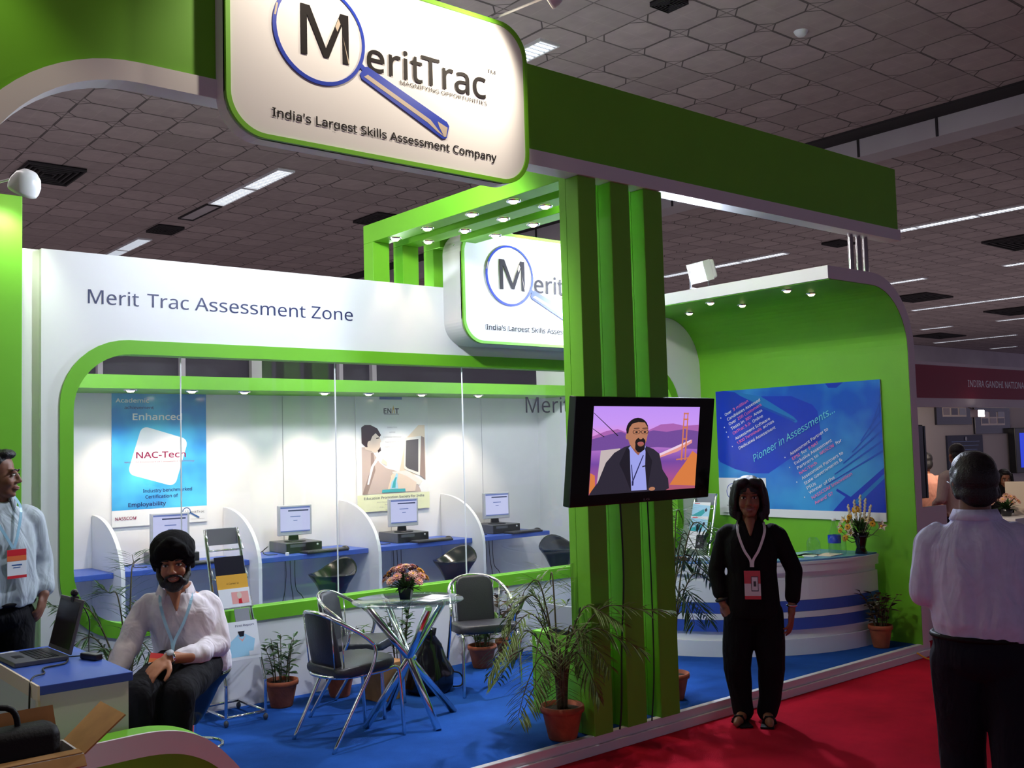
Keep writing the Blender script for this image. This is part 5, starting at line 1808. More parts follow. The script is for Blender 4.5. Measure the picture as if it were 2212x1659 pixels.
def head_prims(H, female=False):
    k = .94 if female else 1.0
    b = Blob()
    b.ell((0, .018, .035), (.074 * k, .092, .086))
    b.ell((0, -.028, -.03), (.061 * k, .062, .084))
    b.ell((0, -.045, -.085), (.043 * k, .040, .033))
    b.ell((0, -.074, -.100), (.019, .016, .014))
    for s in (-1, 1):
        b.ell((s * .036 * k, -.064, -.036), (.024, .022, .026))
        b.ell((s * .078 * k, .012, -.012), (.010, .022, .031))
        b.ell((s * .012, -.097, -.037), (.009, .010, .008))
        b.ell((s * .03, -.080, .021), (.022, .013, .009))
    b.chain([(0, -.086, .010), (0, -.100, -.015), (0, -.108, -.031)], [.009, .010, .011])
    b.ell((0, -.090, -.060), (.022, .011, .007))
    b.ell((0, -.087, -.074), (.020, .012, .007))
    return b.xform(H)
def face_parts(root, H, smile=False, female=False, glasses=False):
    for s in (-1, 1):
        e = Blob()
        c = H @ V((s * .031, -.0845, .001))
        R = H.to_3x3()
        b = MB()
        b.ball(tuple(c), (.0145, .009, .0068), 14, 10, R)
        eo = b.build('eye', 'eyewhite', root)
        b = MB()
        b.ball(tuple(H @ V((s * .031, -.0900, .001))), (.0066, .0045, .0064), 12, 8, R)
        b.build('iris', 'iris', eo)
        b = MB()
        b.tube([H @ V((s * .046, -.084, .0065)), H @ V((s * .036, -.0945, .0085)), H @ V((s * .024, -.0940, .0075)), H @ V((s * .017, -.0875, .003))], [.0014, .0022, .0022, .0014], 6)
        b.build('eyelid', 'hair', root)
        b = MB()
        b.tube([H @ V((s * .054, -.077, .020)), H @ V((s * .038, -.0925, .028)), H @ V((s * .016, -.0945, .024))], [.0018, .0042 if not female else .0026, .0036 if not female else .002], 8)
        b.build('eyebrow', 'hair', root)
    b = MB()
    w_ = .030 if smile else .024
    up = .008 if smile else .0
    for z0, r_ in ((-.0625, .0045), (-.073 if smile else -.070, .0052)):
        b.tube([H @ V((-w_, -.0800, -.066 + up)), H @ V((-.012, -.0985, z0 + .001)), H @ V((0, -.1010, z0)), H @ V((.012, -.0985, z0 + .001)), H @ V((w_, -.0800, -.066 + up))], [.0015, r_, r_, r_, .0015], 8)
    b.build('lips', 'lip', root)
    if smile:
        b = MB()
        b.tube([H @ V((-.019, -.0905, -.0655)), H @ V((0, -.0985, -.0675)), H @ V((.019, -.0905, -.0655))], [.0026, .0042, .0026], 8)
        b.build('teeth', 'teeth', root)
def hand_prims(w, d, n, thumb, curl=(.25, .3, .35, .4), sc=1.0, tspread=.8):
    """w wrist, d finger direction, n palm normal (towards the palm side), thumb +1/-1 along d x n"""
    w, d, n = V(w), V(d).normalized(), V(n)
    n = (n - d * n.dot(d)).normalized()
    a = d.cross(n) * thumb
    b = Blob()
    R = Matrix((a, d, n)).transposed()
    b.ell(w + d * (.045 * sc), (.040 * sc, .050 * sc, .016 * sc), R)
    b.chain([w - d * .02, w + d * .02], [.024 * sc, .023 * sc])
    for i, (off, L, st) in enumerate(((.029, .068, .084), (.010, .078, .090), (-.010, .072, .087), (-.028, .056, .078))):
        p = w + d * (st * sc) + a * (off * sc)
        pts, ang = [w + d * (st * .6 * sc) + a * (off * .9 * sc), p], 0.0
        dirv = (d + a * off * 2.2).normalized()
        for seg, q in enumerate((.42, .32, .26)):
            ang += curl[i] * (1.0 if seg else .7)
            v = dirv * math.cos(ang) + n * math.sin(ang)
            p = p + v * (L * q * sc)
            pts.append(p)
        b.chain(pts, [.0095 * sc, .0092 * sc, .0084 * sc, .0076 * sc, .0066 * sc])
    p0 = w + d * (.022 * sc) + a * (.026 * sc)
    p1 = p0 + (d * .65 + a * tspread + n * .25).normalized() * (.036 * sc)
    p2 = p1 + (d * .9 + a * tspread * .45 + n * .3).normalized() * (.030 * sc)
    p3 = p2 + (d * 1.0 + a * .1 + n * .35).normalized() * (.022 * sc)
    b.chain([p0, p1, p2, p3], [.014 * sc, .0115 * sc, .0098 * sc, .008 * sc])
    return b
def collar(root, c, r, m_, tilt=0.0, h=.034, gap=42, pts=.045):
    b = MB()
    bm = b.bm
    n = 22
    L = []
    for i in range(n + 1):
        a = math.radians(-90 + gap + (360 - 2 * gap) * i / n)
        f = 1 - math.sin(a)
        front = max(0.0, -math.sin(a))
        x, y = math.cos(a), math.sin(a)
        zt = h - .014 * front
        zb = -.006 - pts * front ** 2
        base = V(c) + V((0, 0, -.020 * front))
        L.append([bm.verts.new(base + V((x * r * k, y * r * k, z))) for k, z in ((.98, -.01), (1.0, zt), (1.06, zt + .002), (1.30, zb), (1.25, zb - .002), (1.04, zt - .008))])
    for A, B in zip(L, L[1:]):
        for k in range(6):
            f = bm.faces.new((A[k], A[(k + 1) % 6], B[(k + 1) % 6], B[k]))
            f.smooth = True
    bm.faces.new(L[0]); bm.faces.new(L[-1][::-1])
    return b.build('collar', m_, root)
def strap(root, name, pts, w, m_, nrm=(0, -1, 0), th=.002):
    """flat ribbon"""
    b = MB()
    bm = b.bm
    P = catmull(pts, 5)
    L = []
    for i, p in enumerate(P):
        t_ = (P[min(i + 1, len(P) - 1)] - P[max(i - 1, 0)]).normalized()
        s = t_.cross(V(nrm)).normalized()
        n_ = s.cross(t_)
        L.append([bm.verts.new(p + s * (w * a) + n_ * (th * c)) for a, c in ((-.5, 0), (.5, 0), (.5, 1), (-.5, 1))])
    for A, B in zip(L, L[1:]):
        for k in range(4):
            bm.faces.new((A[k], A[(k + 1) % 4], B[(k + 1) % 4], B[k]))
    return b.build(name, m_, root)
def badge(root, c, rot, w=.09, h=.13, style=0):
    T = Matrix.Translation(c) @ rot.to_4x4()
    o = MB().box(-w / 2, w / 2, -.002, .002, -h, 0, T, bev=.0015).build('id_badge', 'p_white', root)
    def art(m_, a0, a1, z0, z1, y, nm):
        MB().box(a0, a1, y - .0006, y, z0, z1, T).build(nm, m_, o)
    if style == 0:
        art('p_red', -w / 2, w / 2, -h * .22, 0, -.0022, 'red_header')
        art('p_orange', -w / 2, w / 2, -h * .40, -h * .22, -.0022, 'orange_band')
        art('p_red', -w / 2, w / 2, -h, -h * .90, -.0022, 'red_footer')
        b = MB()
        b.box(-.026, .026, -.0030, -.0022, -h * .56, -h * .52, T); b.box(-.018, .018, -.0030, -.0022, -h * .64, -h * .61, T)
        b.build('print_line', 'p_steelblue', o)
    else:
        art('p_red', -w / 2, w / 2, -h * .45, 0, -.0022, 'red_header')
        art('p_red', -w / 2, w / 2, -h, -h * .88, -.0022, 'red_footer')
        art('p_dark', -.008, .036, -h * .72, -h * .20, -.0030, 'card_frame')
        art('p_white', -.004, .032, -h * .69, -h * .23, -.0038, 'card')
        art('p_brown', .006, .022, -h * .55, -h * .37, -.0046, 'portrait')
    return o
def fig(label, loc, rz, skin_m, prims, vox=.006, it=3):
    """the body is the thing; prims is a list of Blobs melted together"""
    b = Blob()
    for q in prims:
        b.add(q)
    o = b.build('person', skin_m, None, vox, it)
    o.location = loc
    o.rotation_euler = (0, 0, rz)
    tag(o, label, 'person')
    return o
def HM(c, yaw=0, pitch=0, roll=0, s=1.0):
    return Matrix.Translation(c) @ Euler((math.radians(pitch), math.radians(roll), math.radians(yaw))).to_matrix().to_4x4() @ Matrix.Diagonal((s, s, s, 1))

# --- woman in black
H = HM((0.0, -.01, 1.425), 0, 2, 0, 1.07)
core = Blob().chain([(0, .02, 1.38), (0, .03, 1.27), (0, .03, 1.0), (0, .02, .74)], [.050, .052, .09, .10])
core.chain([(0, .03, 1.20), (-.16, .03, 1.19), (-.225, .04, .935), (-.195, -.02, .765)], [.05, .04, .034, .024])
core.chain([(0, .03, 1.20), (.17, .03, 1.19), (.262, .04, .94), (.238, -.01, .725)], [.05, .04, .034, .024])
for kx, ax in ((-.115, -.088), (.095, .058)):
    core.chain([(kx * .8, .02, .72), (kx, .0, .34), (ax, .02, .06)], [.07, .05, .035])
    core.chain([(ax, .02, .045), (ax + (-.03 if ax < 0 else .01), -.10, .030), (ax + (-.045 if ax < 0 else .015), -.165, .024)], [.034, .032, .020])
hl = hand_prims((-.19, -.03, .745), (.42, -.10, -.90), (.7, .7, .1), -1, (.5, .6, .75, .8), 1.02)
hr = hand_prims((.236, -.015, .705), (-.10, -.12, -1), (-.9, .35, .1), 1, (.22, .28, .35, .45), 1.02, .5)
wo = fig('woman in black shirt and trousers with a white lanyard, standing on the red carpet', (5.39, 4.13, 0.0), math.radians(-52.3), 'skin_mid', [head_prims(H, False), core, hl, hr], .0055)
face_parts(wo, H, True, True)
hb = Blob()
hb.ell((0, .030, .042), (.093, .104, .088)).ell((0, .07, -.03), (.094, .062, .12)).ell((0, .06, -.10), (.092, .055, .06))
for s in (-1, 1):
    hb.chain([(s * .056, -.020, .078), (s * .082, -.005, .03), (s * .092, .004, -.04), (s * .092, .002, -.095), (s * .082, -.012, -.125)], [.038, .029, .029, .028, .012])
    hb.ell((s * .040, -.056, .088), (.046, .036, .030), Euler((0, s * .5, 0)).to_matrix())
    hb.chain([(s * .064, -.056, .060), (s * .079, -.034, .005), (s * .083, -.018, -.05)], [.017, .013, .012])
hb.chain([(.088, .01, -.09), (.106, -.002, -.140)], [.026, .008])
hb.chain([(.06, -.01, -.10), (.076, -.02, -.15)], [.02, .006])
hb.chain([(-.088, .01, -.08), (-.102, -.004, -.118)], [.024, .008])
hb.chain([(-.06, .0, -.10), (-.07, -.02, -.155)], [.02, .006])
hb.xform(H)
hb.build('hair', 'hair', wo, .006, 2, .004, 40, (1, 1, .12))
sh = Blob()
sh.rings([(0, .02, .66, .170, .125), (0, .02, .72, .176, .13), (0, .02, .82, .165, .122), (0, .015, .95, .155, .115), (0, .005, 1.06, .165, .125), (0, .01, 1.15, .165, .112), (0, .02, 1.215, .130, .085), (0, .025, 1.262, .075, .068)])
sh.chain([(-.135, .025, 1.195), (-.165, .03, 1.17), (-.228, .04, .945), (-.205, -.005, .815)], [.058, .060, .054, .050])
sh.chain([(.135, .025, 1.195), (.172, .03, 1.17), (.264, .04, .95), (.246, .01, .785)], [.058, .060, .054, .050])
sh.build('shirt', 'cloth_black', wo, .007, 4, .007)
b = Blob().chain([(0, -.030, 1.272), (0, -.092, 1.185)], [.036, .007])
b.build('neckline', 'skin_mid', wo, .006, 2)
tr = Blob()
tr.ell((0, .02, .70), (.172, .125, .10))
tr.chain([(-.085, .02, .68), (-.105, .01, .50), (-.118, -.005, .34), (-.100, .015, .15), (-.090, .02, .062)], [.105, .100, .086, .070, .068])
tr.chain([(.085, .02, .68), (.09, .01, .50), (.098, -.005, .34), (.078, .015, .15), (.060, .02, .062)], [.105, .100, .086, .070, .066])
tr.build('trousers', 'trouser_black', wo, .007, 3, .007)
collar(wo, (0, .02, 1.265), .068, 'cloth_black', pts=.05, gap=30)
strap(wo, 'lanyard', [(-.075, .0, 1.262), (-.078, -.085, 1.205), (-.045, -.122, 1.10), (-.008, -.125, 1.035), (-.004, -.128, .99)], .016, 'p_white')
strap(wo, 'lanyard', [(.085, .0, 1.262), (.088, -.085, 1.205), (.05, -.122, 1.10), (.012, -.125, 1.035), (.006, -.128, .99)], .016, 'p_white')
badge(wo, (.0, -.135, .968), Euler((math.radians(-3), 0, 0)).to_matrix(), .10, .178, 1)
for ax, ty, tx in ((-.088, 0, -.045), (.058, 0, .015)):
    b = MB()
    b.box(-.042, .042, -.155, .06, -.0, .014, Matrix.Translation((ax + tx * .5, -.03, .001)) @ Matrix.Rotation(-tx * 6, 4, 'Z'), bev=.006)
    s_ = b.build('sandal', 'leather', wo)
    MB().tube([(ax + tx * .7 - .04, -.10, .015), (ax + tx * .7 - .02, -.11, .058), (ax + tx * .7 + .02, -.11, .058), (ax + tx * .7 + .04, -.10, .015)], .009, 8).build('strap', 'leather', s_)
MB().tube([(-.195 + .034 * math.cos(a), -.022 + .034 * math.sin(a), .772 + .01 * math.cos(a)) for a in (2 * PI * k / 16 for k in range(16))], .010, 8, closed=True).build('wristband', 'cable', wo)
MB().tube([(.238 + .030 * math.cos(a), -.012 + .030 * math.sin(a), .735) for a in (2 * PI * k / 16 for k in range(16))], .006, 8, closed=True).build('watch_band', 'chrome', wo)

# --- seated man in a black turban
H = HM((.008, -.10, 1.262), -4, 6, -3, .98)
core = Blob().chain([(.01, -.07, 1.20), (.03, -.03, 1.10), (.06, .02, .95), (.09, .05, .78)], [.054, .058, .10, .12])
core.chain([(.03, -.02, 1.06), (-.13, -.02, 1.03), (-.20, -.09, .87), (-.275, -.22, .745)], [.06, .045, .038, .028])
core.chain([(.05, -.02, 1.06), (.18, .0, 1.03), (.22, -.07, .83), (.08, -.27, .825), (-.02, -.33, .835)], [.06, .045, .040, .032, .026])
core.chain([(.02, .03, .77), (-.125, -.42, .70), (-.115, -.38, .22), (-.115, -.36, .16)], [.09, .055, .04, .04])
core.chain([(.17, .03, .77), (.02, -.39, .68), (.0, -.38, .22), (.0, -.36, .16)], [.09, .055, .04, .04])
hr = hand_prims((-.02, -.33, .835), (-.62, -.55, -.40), (-.25, .1, -.95), 1, (.30, .38, .48, .55), 1.05)
hl = hand_prims((-.28, -.225, .74), (-.55, -.3, -.75), (.5, .3, -.7), 1, (.2, .25, .3, .35), 1.0)
sk = fig('seated man in a black turban and white shirt, smiling, at the left desk', (1.975, 5.11, 0.0), math.radians(-21.4), 'skin_warm', [head_prims(H), core, hr, hl], .0055)
face_parts(sk, H, True)
tb = Blob()
tb.ell((0, .012, .085), (.104, .118, .078)).ell((0, .022, .062), (.108, .116, .098))
for s in (-1, 1):
    tb.ell((s * .074, .01, .045), (.034, .085, .072), Euler((0, s * .25, 0)).to_matrix())
    tb.chain([(s * .02, -.098, .096), (s * .062, -.072, .060), (s * .086, -.022, .008), (s * .084, .03, -.03)], [.020, .022, .022, .020])
    tb.chain([(s * .006, -.090, .125), (s * .050, -.082, .085), (s * .088, -.03, .03)], [.022, .024, .024])
tb.xform(H)
tb.build('turban', 'turban', sk, .006, 4, .002, 30, (.3, .3, 1.6))
bd = Blob()
bd.ell((0, -.048, -.100), (.056, .048, .034)).ell((0, -.074, -.114), (.034, .026, .024)).ell((0, -.040, -.115), (.045, .04, .03))
for s in (-1, 1):
    bd.chain([(s * .074, -.012, -.02), (s * .068, -.03, -.06), (s * .048, -.058, -.092)], [.010, .016, .022])
    bd.chain([(0, -.0990, -.0480), (s * .018, -.0965, -.0500), (s * .036, -.082, -.062), (s * .040, -.072, -.085)], [.0050, .0056, .0065, .010])
bd.xform(H)
bd.build('beard', 'hair', sk, .004, 2, .003, 60)
sh = Blob()
sh.rings([(.10, .04, .70, .185, .150), (.095, .035, .76, .190, .155), (.085, .02, .84, .182, .150), (.065, .0, .93, .175, .140), (.045, -.015, 1.01, .178, .125), (.03, -.02, 1.06, .155, .10), (.02, -.03, 1.105, .085, .075)])
sh.chain([(-.10, -.015, 1.045), (-.135, -.02, 1.02), (-.205, -.09, .875), (-.265, -.205, .765)], [.062, .066, .060, .046])
sh.chain([(.15, -.01, 1.045), (.185, .0, 1.02), (.222, -.065, .835), (.12, -.22, .825), (.035, -.295, .832)], [.060, .062, .056, .050, .042])
sh.build('shirt', 'shirt_white', sk, .007, 3, .018, 12)
b = Blob().chain([(.014, -.082, 1.120), (.022, -.137, 1.030)], [.034, .007])
b.build('neckline', 'skin_warm', sk, .006, 2)
tr = Blob()
tr.ell((.09, .05, .735), (.185, .155, .080))
tr.chain([(.03, .02, .745), (-.05, -.20, .735), (-.145, -.42, .70), (-.14, -.40, .45), (-.135, -.38, .20)], [.105, .095, .078, .070, .068])
tr.chain([(.165, .02, .745), (.10, -.18, .72), (.025, -.395, .68), (.015, -.38, .45), (.005, -.375, .20)], [.105, .098, .080, .070, .068])
tr.build('trousers', 'trouser_black', sk, .008, 3, .008)
for ax in (-.115, .005):
    Blob().ell((ax, -.41, .135), (.042, .115, .034)).ell((ax, -.36, .15), (.04, .05, .045)).build('shoe', 'leather', sk, .007, 2)
collar(sk, (.018, -.035, 1.112), .074, 'shirt_white', pts=.055, gap=36, h=.038)
strap(sk, 'lanyard', [(-.05, -.02, 1.13), (-.055, -.12, 1.07), (-.03, -.155, .97), (.0, -.165, .88), (.0, -.19, .80)], .014, 'p_ltblue')
strap(sk, 'lanyard', [(.09, -.02, 1.13), (.09, -.115, 1.07), (.055, -.15, .97), (.01, -.165, .88), (.0, -.19, .80)], .014, 'p_ltblue')
badge(sk, (-.055, -.245, .845), Euler((math.radians(-35), math.radians(8), math.radians(-10))).to_matrix(), .085, .12, 0)
wa = MB()
wa.tube([(-.012 + .022 * math.cos(a), -.322 - .022 * math.cos(a), .836 + .029 * math.sin(a)) for a in (2 * PI * k / 18 for k in range(18))], .007, 8, closed=True)
wb_ = wa.build('wristwatch', 'chrome', sk)
MB().lathe([(0, 0), (.017, 0), (.017, .006), (0, .007)], mx=Matrix.Translation((-.008, -.342, .861)) @ Euler((math.radians(38), math.radians(-8), 0)).to_matrix().to_4x4(), seg=18).build('dial', 'steel2', wb_)

# --- standing man at far left, looking right
H = HM((-.005, -.015, 1.715), 52, 2, 0, 1.02)
core = Blob().chain([(0, .0, 1.66), (0, .02, 1.57), (0, .03, 1.3), (0, .02, 1.0)], [.056, .058, .10, .11])
core.chain([(0, .03, 1.49), (.18, .03, 1.48), (.245, .07, 1.22), (.225, -.03, 1.075)], [.06, .046, .040, .028])
core.chain([(0, .03, 1.49), (-.18, .03, 1.48), (-.25, .06, 1.22), (-.24, -.03, 1.02)], [.06, .046, .040, .028])
for s in (-1, 1):
    core.chain([(s * .09, .02, 1.0), (s * .095, .01, .60), (s * .10, .03, .18)], [.09, .055, .04])
hr = hand_prims((.225, -.03, 1.07), (-.35, -.25, -.9), (-.6, .6, 0), 1, (.4, .5, .6, .6), 1.0)
hl = hand_prims((-.24, -.03, 1.01), (.05, -.15, -1), (.9, .3, 0), -1, (.25, .3, .4, .4), 1.0)
ml = fig('man in a pale grey shirt and black trousers at the left edge, looking right', (1.325, 5.80, 0.0), math.radians(8), 'skin_deep', [head_prims(H), core, hr, hl], .006)
face_parts(ml, H, False)
hb = Blob()
hb.ell((0, .035, .062), (.083, .092, .078)).ell((0, .075, .0), (.074, .042, .075)).ell((0, -.035, .105), (.058, .045, .026))
for s in (-1, 1):
    hb.chain([(s * .066, -.02, .075), (s * .076, .0, .02)], [.016, .010])
hb.xform(H)
hb.build('hair', 'hair', ml, .006, 2, .006, 45)
sh = Blob()
sh.rings([(0, .01, 1.04, .180, .145), (0, .01, 1.10, .195, .155), (0, .01, 1.22, .190, .145), (0, .01, 1.35, .190, .135), (0, .02, 1.45, .180, .115), (0, .025, 1.52, .130, .09), (0, .02, 1.575, .078, .072)])
sh.chain([(.145, .03, 1.49), (.185, .03, 1.465), (.252, .07, 1.23), (.235, .0, 1.11)], [.064, .068, .062, .056])
sh.chain([(-.145, .03, 1.49), (-.185, .03, 1.465), (-.252, .06, 1.23), (-.245, .0, 1.08)], [.064, .068, .062, .05])
sh.build('shirt', 'shirt_grey', ml, .008, 3, .018, 11)
tr = Blob()
tr.ell((0, .02, .99), (.178, .14, .095))
for s in (-1, 1):
    tr.chain([(s * .09, .02, .97), (s * .098, .01, .60), (s * .10, .03, .20)], [.108, .082, .075])
tr.build('trousers', 'trouser_black', ml, .009, 3, .006)
b = MB()
b.tube([(.183 * math.cos(a), .02 + .142 * math.sin(a), 1.055) for a in (2 * PI * k / 28 for k in range(28))], .016, 6, closed=True)
b.build('belt', 'leather', ml)
for s in (-1, 1):
    Blob().ell((s * .10, -.03, .14), (.045, .12, .036)).ell((s * .10, .03, .16), (.042, .05, .045)).build('shoe', 'leather', ml, .008, 2)
collar(ml, (0, .02, 1.585), .076, 'shirt_grey', pts=.05, gap=36, h=.038)
strap(ml, 'lanyard', [(-.07, .02, 1.61), (-.075, -.09, 1.54), (-.02, -.135, 1.42), (.02, -.148, 1.34)], .014, 'p_ltblue')
strap(ml, 'lanyard', [(.08, .02, 1.61), (.08, -.09, 1.54), (.05, -.135, 1.42), (.025, -.148, 1.34)], .014, 'p_ltblue')
badge(ml, (.03, -.165, 1.335), Euler((math.radians(-2), 0, math.radians(6))).to_matrix(), .10, .145, 0)

# --- man walking away at right
H = HM((0, .0, 1.580), 14, -2, 0, 1.04)
core = Blob().chain([(0, .02, 1.52), (0, .03, 1.44), (0, .02, 1.2), (0, .02, .92)], [.060, .062, .11, .12])
core.chain([(0, .03, 1.36), (.17, .03, 1.35), (.205, .06, 1.14), (.14, -.16, 1.09)], [.06, .048, .042, .030])
core.chain([(0, .03, 1.36), (-.19, .03, 1.35), (-.26, .06, 1.10), (-.24, -.06, .88)], [.06, .048, .042, .030])
core.chain([(.09, .02, .92), (.10, -.06, .50), (.09, .02, .09)], [.10, .06, .045])
core.chain([(-.09, .02, .92), (-.10, .05, .50), (-.10, .16, .10)], [.10, .06, .045])
hl = hand_prims((.14, -.16, 1.09), (-.45, -.85, .05), (-.5, .2, -.8), -1, (.4, .45, .5, .5))
hr = hand_prims((-.24, -.06, .88), (.0, -.2, -1), (.9, .2, 0), -1, (.3, .35, .4, .4))
mr = fig('balding man in a pale lilac shirt and dark trousers walking away at right', (4.13, 2.03, 0.0), math.radians(116), 'skin_deep', [head_prims(H), core, hl, hr], .006)
face_parts(mr, H)
hb = Blob()
hb.ell((0, .042, .030), (.086, .084, .078)).ell((0, .072, -.03), (.072, .046, .055)).ell((0, -.03, .085), (.060, .06, .046)).ell((0, .012, .062), (.084, .092, .072))
for s in (-1, 1):
    hb.chain([(s * .07, -.03, .05), (s * .078, .01, .0), (s * .070, .05, -.04)], [.014, .012, .016])
hb.xform(H)
hb.build('hair', 'hair', mr, .006, 6, .002, 45)
b = MB()
for s in (-1, 1):
    b.tube([H @ V((s * .052, -.10, .004)), H @ V((s * .085, -.06, .008)), H @ V((s * .086, .01, .004))], .0022, 6)
    b.tube([H @ V((s * .034 + .022 * math.cos(a), -.104, .001 + .016 * math.sin(a))) for a in (2 * PI * k / 16 for k in range(16))], .0018, 6, closed=True)
b.tube([H @ V((-.012, -.106, .004)), H @ V((.012, -.106, .004))], .0018, 6)
b.build('glasses', 'steel', mr)
sh = Blob()
sh.rings([(0, .02, .97, .185, .145), (0, .02, 1.03, .198, .165), (0, .02, 1.12, .195, .160), (0, .02, 1.24, .195, .145), (0, .03, 1.33, .185, .120), (0, .03, 1.395, .150, .095), (0, .028, 1.455, .080, .075)])
sh.chain([(.14, .03, 1.365), (.175, .03, 1.335), (.208, .06, 1.145), (.165, -.12, 1.105)], [.064, .066, .060, .052])
sh.chain([(-.15, .03, 1.365), (-.195, .03, 1.335), (-.265, .06, 1.11), (-.245, -.03, .93)], [.066, .072, .066, .05])
sh.build('shirt', 'shirt_lilac', mr, .008, 3, .020, 9, (1.5, 1.5, .4))
tr = Blob()
tr.ell((0, .025, .905), (.190, .152, .115))
tr.rings([(0, .02, .86, .182, .142), (0, .02, .985, .184, .144)])
tr.chain([(.09, .02, .87), (.10, -.05, .50), (.09, .02, .12)], [.112, .092, .078])
tr.chain([(-.09, .02, .87), (-.10, .05, .50), (-.10, .15, .14)], [.112, .092, .078])
tr.build('trousers', 'trouser_navy', mr, .009, 3, .009, 8)
b = MB()
b.tube([(.186 * math.cos(a), .02 + .146 * math.sin(a), .975) for a in (2 * PI * k / 28 for k in range(28))], .013, 6, closed=True)
b.build('belt', 'leather', mr)
for s, y in ((1, .0), (-1, .13)):
    Blob().ell((s * .095, y - .05, .045), (.046, .125, .036)).ell((s * .095, y + .03, .06), (.044, .055, .05)).build('shoe', 'leather', mr, .008, 2)
collar(mr, (0, .025, 1.448), .078, 'shirt_lilac', pts=.05, gap=36, h=.034)
MB().tube([(.081 * math.cos(a), .026 + .081 * math.sin(a), 1.470 - .012 * math.sin(a)) for a in (PI * k / 14 for k in range(-1, 16))], .005, 6).build('lanyard', 'cable', mr)

# --- people in the neighbouring booth
def bgman(label, loc, rz, hz, shirt, trous, yaw=0, long_hair=False, seated=False, arm=(.0, 0)):
    s_ = hz / 1.70
    H = HM((0, 0, hz - .115), yaw, 8, 0, 1.0)
    z = lambda a: a * s_
    core = Blob().chain([(0, .02, z(1.50)), (0, .03, z(1.42)), (0, .02, z(1.2)), (0, .02, z(.92))], [.056, .058, .10, .11])
    hs = []
    for s in (-1, 1):
        wr = (s * .20, -.16, z(1.02)) if arm[0] == s or arm[0] == 2 else (s * .24, -.02, z(.84))
        core.chain([(0, .03, z(1.36)), (s * .18, .03, z(1.35)), (s * .24, .05, z(1.09)), wr], [.06, .046, .040, .028])
        hs.append(hand_prims(wr, (0, -.5 if arm[0] in (s, 2) else -.1, -.8), (-s, 0, 0), s, (.3, .35, .4, .4)))
        core.chain([(s * .09, .02, z(.92)), (s * .095, .0, z(.5)), (s * .095, .02, .08)], [.09, .055, .045])
    o = fig(label, loc, rz, 'skin_mid', [head_prims(H), core] + hs, .009, 2)
    face_parts(o, H)
    hb = Blob().ell((0, .03, .055), (.086, .096, .082)).ell((0, .07, -.01), (.078, .046, .08)).ell((0, -.04, .095), (.055, .045, .03))
    if long_hair:
        hb.ell((0, .07, -.12), (.095, .055, .15))
        for s in (-1, 1):
            hb.chain([(s * .07, -.03, .06), (s * .088, .0, -.05), (s * .09, .01, -.18)], [.026, .03, .03])
    hb.xform(H).build('hair', 'hair', o, .008, 2)
    sh = Blob()
    sh.rings([(0, .02, z(.90), .175, .13), (0, .02, z(1.0), .178, .135), (0, .02, z(1.2), .178, .130), (0, .03, z(1.33), .175, .11), (0, .03, z(1.40), .12, .085), (0, .028, z(1.45), .075, .07)])
    for s in (-1, 1):
        wr = (s * .205, -.13, z(1.035)) if arm[0] == s or arm[0] == 2 else (s * .242, -.01, z(.88))
        sh.chain([(s * .14, .03, z(1.365)), (s * .185, .03, z(1.335)), (s * .245, .05, z(1.10)), wr], [.06, .062, .055, .042])
    sh.build('shirt', shirt, o, .010, 3, .008, 10)
    tr = Blob().ell((0, .02, z(.90)), (.165, .13, .10))
    for s in (-1, 1):
        tr.chain([(s * .085, .02, z(.87)), (s * .095, .0, z(.5)), (s * .095, .02, .11)], [.10, .08, .07])
        Blob().ell((s * .095, -.05, .042), (.045, .12, .036)).build('shoe', 'leather', o, .010, 2)
    tr.build('trousers', trous, o, .011, 2)
    return o
bgman('man in a cream shirt seen from behind in the neighbouring booth', (11.15, 5.66, 0), math.radians(150), 1.675, 'shirt_cream', 'trouser_navy', -10, arm=(2, 0))
bgman('person in a peach top half hidden behind the black cabinet next door', (11.45, 6.20, 0), math.radians(110), 1.58, 'shirt_peach', 'trouser_navy', 20, arm=(1, 0))
bgman('dark clothed person almost hidden behind the balding man\'s head', (12.75, 6.25, 0), math.radians(120), 1.53, 'cloth_black', 'trouser_black', 0)
bgman('woman with long black hair behind the counter of the neighbouring booth', (13.9, 6.40, 0), math.radians(-60), 1.30, 'cloth_black', 'trouser_black', 10, long_hair=True)
# ---------------------------------------------------------------- neighbouring booth beyond the green wall
t = thing('booth_fascia', 'white fascia with a dark red band and white capital letters, next booth', 'fascia', (0, 5.40, 0))
MB().box(9.0, 15.2, 0, .06, 2.09, 2.565).build('board', 'lav', t)
MB().box(9.0, 15.2, -.008, 0, 2.185, 2.53).build('red_band', 'redband', t)
b = MB()
b.text('INDIRA GANDHI NATIONAL', 10.965, 2.315, .09, 1.42, y=-.0095, bold=.006)
b.build('lettering', 'p_white', t)
struct(MB().box(8.9, 18.5, 7.1, 7.16, 0, 2.5).build('wall_next_booth', 'hallpale'))
struct(MB().box(9.0, 9.06, 5.42, 7.1, 0, 2.5).build('wall_next_side', 'hallpale'))
b = MB()
b.box(8.03, 8.95, 4.66, 4.70, 0, 1.16, bev=.004)
tag(b.build('low_partition', 'lav'), 'low white partition between the green wall and the walking man', 'partition')
b = MB()
b.box(8.42, 8.72, 4.72, 4.94, 1.23, 1.89, bev=.01)
t = thing('loudspeaker', 'tall black cabinet hanging just past the edge of the green wall', 'cabinet', (0, 0, 0))
b.build('cabinet', 'black', t)
MB().box(8.73, 8.76, 4.72, 4.94, 1.23, 1.88, bev=.004).build('side_panel', 'darkteal', t)
MB().tube([(8.55, 4.83, .0), (8.55, 4.83, 1.232)], .016, 10).build('stand', 'steel', t)
